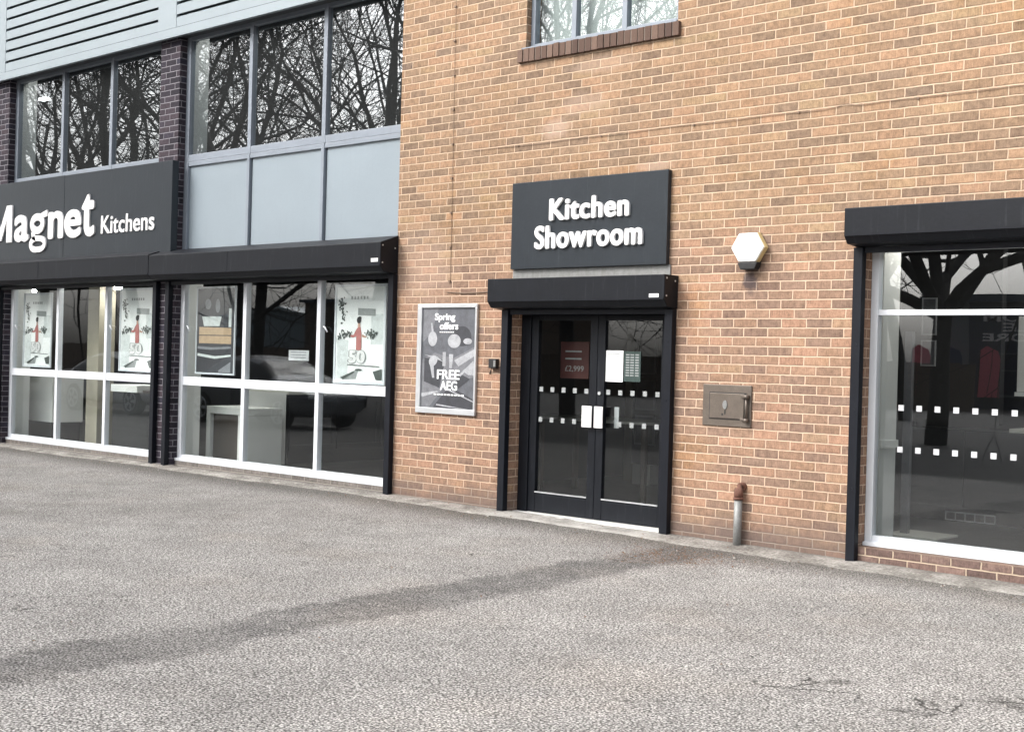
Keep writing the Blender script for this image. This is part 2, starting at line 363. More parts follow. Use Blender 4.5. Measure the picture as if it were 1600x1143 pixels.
    h = s.math("ADD", s.math("MULTIPLY", vo.outputs["Distance"], -.6), s.math("ADD", s.math("MULTIPLY", worm, .9), s.math("MULTIPLY", cr, -2.0)))
    s.bsdf(c, .9, 0, s.bump(h, .008, .9), .25); return s.m
M["tarmac"] = ground_mat()
def concrete_mat():
    s = N("rough_concrete"); p = s.pos(); X, Y, Z = s.sep(p)
    n1 = s.noise(p, 45, 4, .7); n2 = s.noise(p, 4, 4, .65); n3 = s.noise(p, 140, 2)
    c = s.ramp(s.math("ADD", s.math("MULTIPLY", n1, .55), s.math("MULTIPLY", n2, .45)), [(.3, (.07, .064, .058)), (.47, (.2, .187, .17)), (.62, (.42, .4, .37))])
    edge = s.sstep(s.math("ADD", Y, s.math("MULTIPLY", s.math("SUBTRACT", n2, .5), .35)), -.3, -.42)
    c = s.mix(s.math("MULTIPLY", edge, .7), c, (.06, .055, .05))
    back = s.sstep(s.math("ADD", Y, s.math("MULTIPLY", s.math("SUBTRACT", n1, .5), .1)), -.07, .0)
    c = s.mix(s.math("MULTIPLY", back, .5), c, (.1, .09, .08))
    door = s.math("MULTIPLY", s.sstep(X, 1.4, 1.7), s.sstep(X, 3.6, 3.3))
    c = s.mix(s.math("MULTIPLY", s.math("MULTIPLY", door, n2), .7), c, (.55, .53, .5))
    s.bsdf(c, .9, 0, s.bump(s.math("ADD", n1, s.math("MULTIPLY", n3, .5)), .012), .2); return s.m
M["concrete"] = concrete_mat()

g = MB()
xs = [-300, -120, -60, -30, -20, -15] + [-12 + i for i in range(31)] + [25, 40, 100, 300]
ys = [-300, -120, -60, -30, -20, -14, -9] + [-8 + i for i in range(9)] + [2, 12, 60, 200]
def sheet(mb, grid):
    m = len(grid[0]); b = len(mb.v)
    for r in grid: mb.v += r
    for i in range(len(grid) - 1):
        for j in range(m - 1):
            mb.f.append((b + i * m + j, b + (i + 1) * m + j, b + (i + 1) * m + j + 1, b + i * m + j + 1)); mb.mi.append(0); mb.sm.append(True)
sheet(g, [[(x, y, gz(x, y)) for y in ys] for x in xs])
o = g.build("car_park", "tarmac"); o["kind"] = "structure"

a = MB(); px = -9.5; n = 240; rows = []
for i in range(n + 1):
    x = -9.5 + 19 * i / n
    wd = .24 + .018 * max(0, x) + .035 * math.sin(x * 1.7) + .02 * math.sin(x * 5.1 + 1) + random.uniform(-.012, .012)
    z0 = gz(x, 0)
    rows.append([(x, .02, z0 + .022), (x, -.06, z0 + .018 + random.uniform(-.004, .004)), (x, -wd * .6, z0 + .006 + random.uniform(-.004, .004)), (x, -wd, gz(x, -wd) + .002), (x, -wd - .02, gz(x, -wd) - .03)])
sheet(a, [list(reversed(r)) for r in rows])
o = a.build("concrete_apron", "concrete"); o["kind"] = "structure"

lf = MB()
def flake(x, y, r):
    z = gz(x, y) + (.02 if y > -.3 else .006); t = random.uniform(0, 2 * PI); tilt = random.uniform(-.4, .4) * r
    lf.quadface([(x + r * math.cos(t), y + r * math.sin(t), z + tilt), (x + .5 * r * math.cos(t + 1.6), y + .5 * r * math.sin(t + 1.6), z + .004), (x - r * math.cos(t), y - r * math.sin(t), z - tilt * .3 + .003), (x + .5 * r * math.cos(t - 1.6), y + .5 * r * math.sin(t - 1.6), z + .002)])
for i in range(420): flake(random.gauss(4.15, .28), -abs(random.gauss(.8, .22)) - .1, random.uniform(.006, .017))
for i in range(260): flake(random.uniform(-8, 8), -abs(random.gauss(.42, .2)), random.uniform(.006, .016))
for i in range(240): flake(random.uniform(-8, 9), random.uniform(-7, -.5), random.uniform(.005, .013))
tag(lf.build("leaf_litter", "leaf"), "brown flakes of dead leaf scattered along the foot of the wall", "leaf litter", kind="stuff")

ch = MB()
for i in range(420):
    x, y = random.uniform(-8, 9), -random.uniform(.3, 7); r = random.uniform(.004, .011); z = gz(x, y) - .002
    pts = [(x + r * random.uniform(.7, 1.2) * math.cos(t * 1.2566), y + r * random.uniform(.7, 1.2) * math.sin(t * 1.2566)) for t in range(5)]
    tp = [(x + (a_ - x) * .6, y + (b_ - y) * .6, z + r * 1.1) for a_, b_ in pts]
    for k in range(5): ch.quadface([(*pts[k], z), (*pts[(k + 1) % 5], z), tp[(k + 1) % 5], tp[k]])
    ch.quadface(tp)
M["chip"] = paint("stone_chip", (.38, .36, .33), .9, .5, scale=70)
tag(ch.build("loose_grit", "chip"), "pale stone chippings lying loose over the worn tarmac", "grit", kind="stuff")

# ------------------------------------------------------------------ the building
B = thing("showroom_building", "two storey showroom of buff brick with dark brick piers, pale louvres and big windows", "building", (0, 0, 0))
def holed(x0, x1, z0, z1, y0, y1, holes):
    X = sorted({x0, x1} | {h[0] for h in holes} | {h[1] for h in holes}); X = [x for x in X if x0 <= x <= x1]
    Zs = sorted({z0, z1} | {h[2] for h in holes} | {h[3] for h in holes}); Zs = [z for z in Zs if z0 <= z <= z1]
    solid = lambda i, j: 0 <= i < len(X) - 1 and 0 <= j < len(Zs) - 1 and not any(h[0] <= (X[i] + X[i + 1]) / 2 <= h[1] and h[2] <= (Zs[j] + Zs[j + 1]) / 2 <= h[3] for h in holes)
    mb = MB()
    for i in range(len(X) - 1):
        for j in range(len(Zs) - 1):
            if not solid(i, j): continue
            a, b, c, d = X[i], X[i + 1], Zs[j], Zs[j + 1]
            mb.quadface([(a, y0, c), (b, y0, c), (b, y0, d), (a, y0, d)]); mb.quadface([(a, y1, c), (a, y1, d), (b, y1, d), (b, y1, c)])
            if not solid(i - 1, j): mb.quadface([(a, y0, c), (a, y0, d), (a, y1, d), (a, y1, c)])
            if not solid(i + 1, j): mb.quadface([(b, y0, c), (b, y1, c), (b, y1, d), (b, y0, d)])
            if not solid(i, j - 1): mb.quadface([(a, y0, c), (a, y1, c), (b, y1, c), (b, y0, c)])
            if not solid(i, j + 1): mb.quadface([(a, y0, d), (b, y0, d), (b, y1, d), (a, y1, d)])
    return mb
DOOR = (1.58, 3.42, -.4, 1.95); WIN = (5.2, 8.6, .06, 2.36); UPW = (1.66, 3.40, 4.345, 5.7)
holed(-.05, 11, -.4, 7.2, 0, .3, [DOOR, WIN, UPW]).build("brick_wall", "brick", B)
b = MB(); b.box(5.2, 8.6, -.004, .1, -.3, .056); b.build("plinth_course", "brown_brick", B)
b = MB(); b.box(1.585, 3.40, -.012, .0, 2.172, 2.262); b.build("lintel_strip", "galv", B)
for x0, x1 in ((-4.51, -4.09), (-8.87, -8.45)):
    MB().box(x0, x1, 0, .165, -.4, 5.5).build("brick_pier", "blue_brick", B)
    MB().box(x0 - .003, x1 + .004, .166, .42, -.02, 5.6).build("plaster_pier", "plaster", B)
MB().box(-14, -8.871, .0, .3, -.4, 7.2).build("side_wall", "blue_brick", B)
MB().box(4.9, 5.215, .301, .58, -.02, 2.9).build("plaster_pier", "plaster", B)
MB().box(4.88, 5.23, .302, .595, .8, .86).build("dado_rail", "plaster", B)
MB().box(-.3, .1, .301, .46, -.02, 5.6).build("plaster_pier", "plaster", B)

def bay_window(name, xs, zs, yf, mat, gmat, wj=.08, wm=.065, dep=.07, gz_=.035, bottom=.06, top=.06, rail=.1, sash=()):
    """frame of jambs, mullions and rails with one pane per light; xs = jamb outer, mullion centres ..., jamb outer; zs = sill, transom centres ..., head"""
    fr = MB(); yb = yf + dep
    xe = []
    for i, x in enumerate(xs):
        if i == 0: xe.append((x, x + wj))
        elif i == len(xs) - 1: xe.append((x - wj, x))
        else: xe.append((x - wm / 2, x + wm / 2))
    ze = []
    for j, z in enumerate(zs):
        if j == 0: ze.append((z, z + bottom))
        elif j == len(zs) - 1: ze.append((z - top, z))
        else: ze.append((z - rail / 2, z + rail / 2))
    for a, c in xe: fr.box(a, c, yf, yb, zs[0], zs[-1])
    for (a, c), (d, e) in zip(xe, xe[1:]):
        for k, (p, q) in enumerate(ze): fr.box(c + .0005, d - .0005, yf + .003, yb - .003, p, q)
    for (i, j) in sash:   # an opening sash set a little proud
        a, c, p, q = xe[i][1], xe[i + 1][0], ze[j][1], ze[j + 1][0]; w = .035; e = .006
        fr.box(a + e, c - e, yf - .012, yf + .03, p + e, p + e + w + .01); fr.box(a + e, c - e, yf - .012, yf + .03, q - e - w, q - e)
        fr.box(a + e, a + e + w, yf - .0118, yf + .0298, p + e + w + .01, q - e - w); fr.box(c - e - w, c - e, yf - .0118, yf + .0298, p + e + w + .01, q - e - w)
    w = fr.build(name, mat, B, bevel=.004)
    for i in range(len(xe) - 1):
        for j in range(len(ze) - 1):
            g = MB().box(xe[i][1] - .01, xe[i + 1][0] + .01, yf + gz_, yf + gz_ + .006, ze[j][1] - .01, ze[j + 1][0] + .01)
            g.build("pane", gmat, w)
    return w, xe, ze
YF = .10
LW = []
LW.append(bay_window("window", [-4.09, -2.77, -1.41, -.05], [.055, 1.04, 2.3], YF, "white_frame", "glass", bottom=.075, rail=.105))
LW.append(bay_window("window", [-8.45, -7.10, -5.83, -4.51], [.055, 1.04, 2.3], YF, "white_frame", "glass", bottom=.075, rail=.1))
LW.append(bay_window("window", [-4.09, -2.775, -1.415, -.05], [3.745, 5.32], YF, "grey_frame", "glass_up", bottom=.085, top=.08))
LW.append(bay_window("window", [-8.45, -7.10, -5.83, -4.51], [3.765, 5.32], YF, "grey_frame", "glass_up", bottom=.085, top=.08))
# opening vents: handles inside
for wobj, xe, ze in LW[:2]:
    for i in (0, 2):
        h = MB(); x = xe[i][1] + .03; h.tube([(x, YF + .02, 1.72), (x + .05, YF + .0, 1.71), (x + .085, YF + .005, 1.66)], .009, 6); h.build("handle", "white_frame", wobj)
    s_ = MB().box(xe[0][0], xe[-1][1], YF - .035, YF - .001, .05, .085); s_.build("sill", "white_frame", wobj, bevel=.003)
MB().box(-4.089, -.052, YF - .03, .3, -.4, .053).build("base_course", "grey_brick", B)
MB().box(-8.449, -4.512, YF - .03, .3, -.4, .053).build("base_course", "grey_brick", B)
# spandrel panels under the upper windows
for x0, x1 in ((-4.09, -2.775), (-2.775, -1.415), (-1.415, -.05)):
    l = .045 if x0 > -4 else .085; r = .045 if x1 < -.1 else .06
    MB().box(x0 + l, x1 - r, YF + .03, YF + .05, 2.35, 3.742).build("spandrel_panel", "spandrel", B, bevel=.004)
fm = MB()
for x, w in ((-4.047, .085), (-2.775, .05), (-1.415, .05), (-.075, .045)): fm.box(x - w / 2, x + w / 2, YF - .004, YF + .06, 2.35, 3.744)
fm.box(-4.08, -.055, YF + .004, YF + .055, 3.69, 3.7445); fm.build("spandrel_frame", "grey_frame", B, bevel=.004)
MB().box(-8.45, -4.51, YF, YF + .06, 2.3, 3.764).build("spandrel_panel", "soffit", B)
MB().box(-4.089, -.051, YF + .07, .3, 2.3, 3.74).build("back_panel", "soffit", B)
# louvred fascia
FY = -.10
f = MB(); f.box(-9.6, -.06, FY + .06, .3, 5.325, 7.2); f.build("fascia_backing", "soffit", B)
MB().box(-9.6, -.06, FY + .01, .099, 5.285, 5.323).build("soffit", "soffit", B)
p = MB(); p.box(-9.6, -.06, FY, FY + .05, 5.262, 5.372)
for x in (-8.62, -4.25): p.box(x - .2, x + .2, FY + .0015, FY + .055, 5.373, 7.2)
p.box(-.2, -.06, FY + .0015, FY + .055, 5.373, 7.2)
p.build("fascia_trim", "fascia", B, bevel=.004)
for x0, x1 in ((-9.6, -8.822), (-8.418, -4.452), (-4.048, -.202)):
    l = MB()
    for k in range(12):
        z = 5.375 + k * .155
        l.prism([(FY + .006, z + .003), (FY + .006, z + .118), (FY + .042, z + .143), (FY + .05, z + .135), (FY + .02, z + .108), (FY + .02, z + .01)], "x", x0, x1)
    l.build("louvre", "fascia", B)
# upper window in the brick wall
uw, _, _ = bay_window("window", [1.665, 2.19, 2.775, 3.395], [4.352, 5.69], .06, "grey_frame", "glass_up", wj=.05, wm=.055, bottom=.04, top=.05)
sl = MB(); sl.cur = 0
x = 1.585
while x < 3.40:
    sl.box(x, x + .064 + random.uniform(-.003, .003), -.035 + random.uniform(-.004, .004), .05, 4.212 + random.uniform(-.003, .003), 4.335 + random.uniform(-.004, .003)); x += .0745
sl.cur = 1; sl.box(1.588, 3.41, -.026, .049, 4.216, 4.330)
def soldier_mat():
    s = N("sill_brick"); p = s.pos(); X, Y, Z = s.sep(p)
    r = s.white(s.comb(s.math("FLOOR", s.math("DIVIDE", s.math("SUBTRACT", X, 1.58), .0745)), 1.0, 2.0))
    c = s.ramp(r, [(0, (.085, .055, .045)), (.5, (.13, .085, .066)), (1, (.17, .115, .09))])
    v = s.math("ADD", .75, s.math("MULTIPLY", s.noise(p, 60, 3, .7), .5)); s.bsdf(s.mix(1.0, c, s.comb(v, v, v), "MULTIPLY"), .85, 0, s.bump(s.noise(p, 80, 3), .003), .2); return s.m
M["soldier"] = soldier_mat(); M["sill_mortar"] = paint("sill_mortar", (.22, .18, .15), .9, .2)
sl.build("brick_sill", ["soldier", "sill_mortar"], B, bevel=.003)
MB().box(1.62, 3.40, -.02, .058, 4.336, 4.351).build("lead_flashing", "grey_frame", B)
MB().box(1.67, 3.39, .2, .21, 4.36, 5.69).build("window_blind", "offwhite", B)
# big right hand shop window
rw, rxe, rze = bay_window("window", [5.202, 7.0, 8.598], [.062, 1.85, 2.355], .12, "white_frame", "glass_shop", wj=.062, wm=.06, bottom=.08, rail=.042, top=.045)
s_ = MB().box(5.206, 8.594, .085, .119, .062, .092); s_.build("sill", "white_frame", rw, bevel=.003)
def squares(mb, xs, zs, y, sz=.044):
    for z in zs:
        for x in xs: mb.box(x - sz / 2, x + sz / 2, y - .001, y, z - sz / 2, z + sz / 2)
q = MB(); squares(q, [5.459 + .1445 * k for k in range(20) if not 6.9 < 5.459 + .1445 * k < 7.1], (1.128, .812), .154)
q.build("safety_dots", "print_light", rw)
# entrance doors
YD = .135
df = MB(); df.box(1.581, 1.70, YD, YD + .09, -.03, 1.949); df.box(3.31, 3.419, YD, YD + .09, -.03, 1.949); df.box(1.7005, 3.3095, YD + .002, YD + .088, 1.845, 1.949)
door_frame = df.build("door_frame", "black", B, bevel=.004)
MB().box(2.40, 2.50, YD - .004, YD + .001, 1.868, 1.894).build("frame_label", "print_light", door_frame)
MB().box(1.581, 3.419, -.02, .3, -.3, -.022).build("threshold", "white", B, bevel=.006)
for k, (x0, x1) in enumerate(((1.705, 2.503), (2.507, 3.305))):
    d = MB(); st = .085; z0, z1 = -.018, 1.842; y0, y1 = YD + .012, YD + .06
    d.box(x0, x0 + st, y0, y1, z0, z1); d.box(x1 - st, x1, y0, y1, z0, z1)
    d.box(x0 + st + .0005, x1 - st - .0005, y0 + .002, y1 - .002, z0, .165); d.box(x0 + st + .0005, x1 - st - .0005, y0 + .002, y1 - .002, 1.79, z1)
    L = d.build("entrance_door", "black", B, bevel=.004)
    MB().box(x0 + st - .01, x1 - st + .01, y0 + .02, y0 + .026, .155, 1.80).build("pane", "glass", L)
    MB().box(x0 + st + .001, x1 - st - .001, y0 - .004, y0 + .004, .166, .178).build("glazing_bead", "alu", L)
    q = MB()
    gx0, gx1 = x0 + st, x1 - st
    xsq = [gx0 + .035 + j * .137 for j in range(5)]
    xsq2 = xsq[:4] if k == 0 else xsq[1:]
    squares(q, xsq, (1.142,), y0 + .019, .045); squares(q, xsq2, (.857,), y0 + .019, .045)
    q.build("safety_dots", "print_shadow", L)
    hx = 2.43 if k == 0 else 2.585
    h = MB(); pw = .116 if k == 0 else .1
    hx0 = 2.374 if k == 0 else 2.517
    h.box(hx0, hx0 + pw, y0 - .045, y0 - .035, .815, 1.01); h.box(hx0 + .02, hx0 + .045, y0 - .035, y0, .86, .96)
    h.build("push_plate", "letter", L, bevel=.004)
    if k == 1:
        h = MB(); h.box(2.665, 2.715, y1 + .02, y1 + .03, .82, 1.01); h.build("push_plate", "alu", L)
        h = MB(); h.tube([(2.545, y0 - .012, 1.13), (2.545, y0, 1.13)], .016, 12); h.build("lock", "alu", L)

# rooms behind the glass
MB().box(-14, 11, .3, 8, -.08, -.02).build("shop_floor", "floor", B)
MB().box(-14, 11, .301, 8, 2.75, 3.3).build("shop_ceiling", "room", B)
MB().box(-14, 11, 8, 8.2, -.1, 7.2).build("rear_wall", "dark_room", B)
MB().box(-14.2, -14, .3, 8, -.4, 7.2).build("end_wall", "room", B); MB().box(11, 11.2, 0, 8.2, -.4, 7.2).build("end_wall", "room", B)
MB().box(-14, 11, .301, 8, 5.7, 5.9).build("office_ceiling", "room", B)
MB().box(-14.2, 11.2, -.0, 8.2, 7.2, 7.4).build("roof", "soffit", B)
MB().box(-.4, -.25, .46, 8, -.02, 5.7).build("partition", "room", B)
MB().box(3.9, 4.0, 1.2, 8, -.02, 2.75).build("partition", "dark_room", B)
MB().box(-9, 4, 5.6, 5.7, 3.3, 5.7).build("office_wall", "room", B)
for x, y in ((-11.4, 2.1),):
    MB().box(x - .11, x + .11, y - .05, y + .05, 5.66, 5.699).build("strip_light", "tube", B)
def lamp(x, y, z, r, mat="lamp"): MB().tube([(x, y, z), (x, y, z + .03)], r, 16).build("seen_or_added_lamp", mat, B)
lamp(-8.79, .6, 2.235, .06); lamp(-6.41, .62, 2.235, .06)
for x, y in ((-8, 1), (-6.9, 1.7), (-5.6, 1), (-4.0, 1.3), (-2.9, .9), (-1.8, 1.3), (-5.6, 3.4), (5.55, .72), (5.95, 2.75)): lamp(x, y, 2.719, .075)  # added lamps, out of view, that brighten the showroom behind the glass
for x, y in ((-7.7, .55), (-3.4, .55), (-1.6, .6), (-5.6, .6)): lamp(x, y, 5.669, .06)  # added lamps hidden above the window heads, brightening the upper plaster piers

# ------------------------------------------------------------------ roller shutters
def shutter(label, x0, x1, z0, z1, dep, gl, gr, gbot, lab=None, slope=False, ends=True, gtop=None):
    T = thing("roller_shutter", label, "roller shutter", (x0, 0, z0), "roller shutters over the openings")
    h = z1 - z0
    zt = z1 + (.085 if slope else 0)
    h_ = MB(); h_.prism([(-.001, zt), (-dep, z1), (-dep, z0), (-dep + .05, z0 - .06), (-.001, z0 - .075)], "x", x0, x1)
    box = h_.build("shutter_box", "black", T, bevel=.006)
    lip = MB(); lip.box(x0 + .01, x1 - .01, -dep - .004, -dep + .01, z0 - .004, z0 + .012); lip.build("bottom_lip", "guide", T)
    slat = MB(); slat.box(gl[1] + .005, gr[0] - .005, -.045, -.02, z0 - .12, z0 - .076); slat.build("bottom_slat", "guide", T, bevel=.004)
    for ga, gb in (gl, gr):
        r = MB(); r.box(ga, gb, -.066, -.0015, gbot, z0 - .077)
        rail = r.build("guide_rail", "guide", T, bevel=.004)
        b_ = MB()
        for zz in (.5, 1.1, 1.6): b_.tube([((ga + gb) / 2, -.07, zz), ((ga + gb) / 2, -.066, zz)], .009, 8)
        b_.build("fixing_bolt", "guide", rail)
    if slope:
        m_ = (x0 + x1) / 2 - .5; MB().box(m_ - .004, m_ + .004, -dep - .0025, -dep, z0 + .004, z1 - .004).build("seam", "guide", box)
    if ends:
        for xx, sgn in ((x0, -1), (x1, 1)):
            b_ = MB()
            for (yy, zz) in ((-dep + .03, z1 - .03), (-dep + .03, z0 + .03), (-.05, z1 - .05)): b_.tube([(xx, yy, zz), (xx + sgn * .004, yy, zz)], .008, 8)
            b_.build("rivet", "alu", box)
    if lab:
        l = MB(); l.box(lab[0], lab[1], -dep - .002, -dep, lab[2], lab[3])
        pl = l.build("maker_label", "paper", T)
        w = MB()
        for k in range(5): w.box(lab[0] + .012 + k * (lab[1] - lab[0] - .02) / 5, lab[0] + .012 + (k + .7) * (lab[1] - lab[0] - .02) / 5, -dep - .003, -dep - .002, lab[2] + .012, lab[3] - .014)
        w.build("label_print", "print_light", pl)
    return T
shutter("black shutter box over the entrance doors under the small charcoal sign", 1.434, 3.482, 1.957, 2.166, .202, (1.50, 1.582), (3.392, 3.474), -.035, (3.325, 3.425, 1.972, 2.003))
shutter("black shutter box with sloping lid over the window by the brick wall's left end", -4.285, -.03, 2.335, 2.572, .25, (-4.19, -4.112), (-.105, -.028), -.03, (-.17, -.065, 2.372, 2.408), slope=True)
shutter("black shutter box beneath the wide charcoal sign, its left end out of frame", -8.75, -4.293, 2.34, 2.585, .25, (-8.555, -8.48), (-4.47, -4.392), -.03, slope=True)
shutter("black shutter box over the large single window at the far right", 5.142, 8.75, 2.415, 2.622, .225, (5.142, 5.218), (8.62, 8.70), -.06)

# ------------------------------------------------------------------ signs
T = thing("shop_sign", "small charcoal sign reading Kitchen Showroom above the entrance doors", "sign", (2.48, 0, 2.262))
MB().box(1.583, 3.382, -.05, -.002, 2.263, 3.072).build("sign_board", "sign", T, bevel=.003)
l = MB(); bold_text(l, "Kitchen", 2.066, 2.985, 2.694, 2.898, -.0505, .022, .0115, spacing=1.08)
l.build("lettering", "letter", T)
l = MB(); bold_text(l, "Showroom", 1.893, 3.138, 2.438, 2.655, -.0505, .022, .0115, spacing=1.08)
l.build("lettering", "letter", T)

T = thing("shop_sign", "wide charcoal sign with big bold and small white words above the left windows", "sign", (-6.6, 0, 2.62))
MB().box(-6.638, -4.05, -.095, -.003, 2.615, 3.748).build("sign_board", "sign", T, bevel=.003)
MB().box(-11.5, -6.644, -.095, -.003, 2.615, 3.752).build("sign_board", "sign", T, bevel=.003)
l = MB()
ZB, ZC, ZX, ZD = 2.895, 3.425, 3.262, 2.755
for k, pl in enumerate(([(-8.76, ZB), (-8.60, ZB), (-8.60, ZC), (-8.76, ZC)], [(-8.22, ZB), (-8.06, ZB), (-8.06, ZC), (-8.22, ZC)], [(-8.60, ZC), (-8.60, ZC - .2), (-8.45, ZB + .03), (-8.41, ZB + .03), (-8.41, ZB + .2)], [(-8.22, ZC), (-8.22, ZC - .2), (-8.37, ZB + .03), (-8.41, ZB + .03), (-8.41, ZB + .2)])):
    l.poly(pl, -.0955, .02 + k * .0002)
for ch, x0, x1, z0, z1, bold in (("a", -7.99, -7.57, ZB - .008, ZX + .01, .05),
                                 ("n", -7.03, -6.62, ZB, ZX + .01, .05), ("e", -6.595, -6.15, ZB - .008, ZX + .01, .05), ("t", -6.145, -5.815, ZB - .008, ZC + .03, .05)):
    bold_text(l, ch, x0, x1, z0, z1, -.0955, .02, .03)
# two-storey letter g: bowl, ear, link and loop as one stroked outline
def stroke(mb, pts, w, y, t, closed=False):
    n = len(pts); L_, R_ = [], []
    for i in range(n):
        p0 = Vector(pts[(i - 1) % n] if closed else pts[max(i - 1, 0)]); p1 = Vector(pts[(i + 1) % n] if closed else pts[min(i + 1, n - 1)])
        d = (p1 - p0).normalized(); nn = Vector((-d.y, d.x)); ww = w[i] if hasattr(w, "__len__") else w
        L_.append(Vector(pts[i]) + nn * ww / 2); R_.append(Vector(pts[i]) - nn * ww / 2)
    m = n if closed else n - 1
    for i in range(m):
        j = (i + 1) % n
        mb.prism([tuple(L_[i]), tuple(L_[j]), tuple(R_[j]), tuple(R_[i])], "y", y - t, y)
def arc(cx, cz, rx, rz, a0, a1, n=16): return [(cx + rx * math.cos(math.radians(a0 + (a1 - a0) * i / n)), cz + rz * math.sin(math.radians(a0 + (a1 - a0) * i / n))) for i in range(n + 1)]
stroke(l, arc(-7.335, 3.125, .15, .095, 0, 345, 22), .1, -.0955, .02, True)
stroke(l, [(-7.26, 3.215), (-7.17, 3.24), (-7.055, 3.262)], [.075, .08, .085], -.0955, .0203)
stroke(l, [(-7.42, 3.02), (-7.455, 2.985), (-7.445, 2.945), (-7.38, 2.925), (-7.25, 2.915)] + arc(-7.26, 2.84, .14, .075, 85, -90, 10) + arc(-7.38, 2.84, .13, .075, -90, -260, 10) + [(-7.38, 2.925)], .078, -.0955, .0206)
l.build("lettering", "letter", T)
l = MB(); bold_text(l, "Kitchens", -5.662, -4.408, 2.908, 3.145, -.0955, .012, .006, spacing=1.02)
l.build("lettering", "letter", T)

# ------------------------------------------------------------------ alarm, hatch, pipe, key switch, cables
T = thing("alarm_box", "white six sided alarm bell box with black base on the brick wall", "alarm box", (4.2, 0, 2.24))
hexo = lambda s, dx=0, dz=0: [(4.205 + dx + s * x, 2.372 + dz + s * z) for x, z in ((-.155, 0), (-.082, .117), (.085, .117), (.158, 0), (.082, -.117), (-.08, -.117))]
c = MB(); A_, B_ = hexo(1.0), hexo(.93); o_ = len(c.v)
c.prism(hexo(1.0), "y", -.085, -.012)
cov = c.build("cover", "white", T, bevel=.012, seg=3)
w = MB(); w.ell(4.205, 2.375, .03, .03, -.0855, .001); w.build("badge", "print_pale", cov)
w = MB(); H1, H2 = hexo(1.018), hexo(.99)
w.prism([H2[2], H1[2], H1[3], H1[4], H2[4], H2[3]], "y", -.072, -.02); w.build("side_lens", "cream", cov)
MB().poly([(4.11, 2.253), (4.30, 2.253), (4.275, 2.195), (4.14, 2.195)], -.004, .075).build("base", "rubber", T, bevel=.006)
MB().box(4.12, 4.29, -.012, -.001, 2.25, 2.49).build("back_plate", "rubber", T)

T = thing("wall_hatch", "square bronze steel deposit hatch set in the brick wall", "hatch", (4.0, 0, .91))
MB().box(3.772, 4.242, -.014, -.0005, .912, 1.254).build("plate", "steel", T, bevel=.004)
MB().box(3.838, 4.196, -.0165, -.0145, .968, 1.192).build("door_gap", "steel_dark", T)
d_ = MB().box(3.847, 4.178, -.024, -.017, .977, 1.183).build("hatch_door", "steel", T, bevel=.003)
k = MB(); k.ell(4.0, 1.09, .022, .036, -.024, .008); k.build("keyhole_cover", "galv", d_, bevel=.002)
k = MB(); k.ell(4.0, 1.03, .008, .022, -.024, .002); k.ell(3.975, 1.01, .01, .01, -.024, .0022); k.build("keyhole", "steel_dark", d_)
hn = MB(); hn.tube([(4.208, -.035, .975), (4.208, -.035, 1.165)], .012, 10)
hn.tube([(4.208, -.035, .955), (4.208, -.035, .985)], .022, 10); hn.tube([(4.208, -.035, 1.145), (4.208, -.035, 1.178)], .022, 10)
hn.build("hinge", "steel", T)
hs = MB(); hs.box(4.15, 4.2, -.036, -.024, 1.15, 1.175); hs.box(4.15, 4.2, -.036, -.024, .965, .985); hs.build("hinge_strap", "steel", T, bevel=.003)

T = thing("drain_pipe", "short galvanised pipe with rusty elbow rising from the apron to the wall", "pipe", (4.17, -.05, -.06))
MB().tube([(4.17, -.055, -.09), (4.172, -.055, .33)], .034, 16).build("pipe", "galv", T)
e = MB(); e.tube([(4.172, -.055, .325), (4.172, -.055, .345)], .042, 16); e.tube([(4.172, -.055, .34), (4.172, -.055, .38), (4.174, -.05, .408), (4.178, -.035, .425), (4.18, -.012, .43), (4.18, .01, .43)], .037, 14)
e.build("elbow", "rust", T)

T = thing("key_switch", "small black shutter key switch left of the entrance", "switch", (1.4, 0, 1.36))
MB().box(1.33, 1.425, -.05, -.001, 1.325, 1.415).build("housing", "rubber", T, bevel=.005)
MB().box(1.40, 1.427, -.056, -.0505, 1.34, 1.40).build("faceplate", "galv", T, bevel=.002)
w = MB(); w.tube([(1.345, -.02, 1.325), (1.335, -.018, 1.30), (1.318, -.01, 1.28), (1.31, .0, 1.27)], .006, 6); w.build("lead", "rubber", T)

T = thing("wall_cable", "thin dark cable pinned level across the upper brick wall", "cable", (4, 0, 3.43))
pts = []; x = 1.02
while x < 10.5:
    pts.append((x, -.008, 3.437 - .004 * abs(math.sin((x - 1) * 1.3)) + .004 * math.sin(x * 6.1))); x += .1
pts = [(px_, py_, pz_ + (.045 * math.exp(-((px_ - 4.98) / .05) ** 2))) for px_, py_, pz_ in pts]
MB().tube(pts, .0022, 6).build("wire", "cable", T)
cl = MB()
for x in (1.6, 2.6, 3.6, 4.6, 5.6, 6.6, 7.6): cl.box(x - .007, x + .007, -.013, -.0005, 3.426, 3.442)
cl.build("clip", "cable", T)
T = thing("wall_cable", "thin brown cable clipped upright down the brick wall towards the poster case", "cable", (.73, 0, 2.17))
MB().tube([(.712, -.007, 6.9), (.72, -.007, 4.4), (.735, -.007, 3.2), (.742, -.007, 2.17)], .002, 6).build("wire", "cable", T)
cl = MB()
for k in range(14): z = 2.17 + k * .34; cl.box(.725 + .02 * (2.9 - z) / 3 - .012, .725 + .02 * (2.9 - z) / 3 + .014, -.016, -.0005, z - .008, z + .008)
cl.build("clip", "cable", T)
T = thing("wall_cable", "short cable running level above the poster case to the shutter box", "cable", (.7, 0, 2.05))
MB().tube([(.70, -.007, 2.063), (.95, -.007, 2.05), (1.2, -.007, 2.055), (1.43, -.007, 2.06)], .005, 6).build("wire", "cable", T)

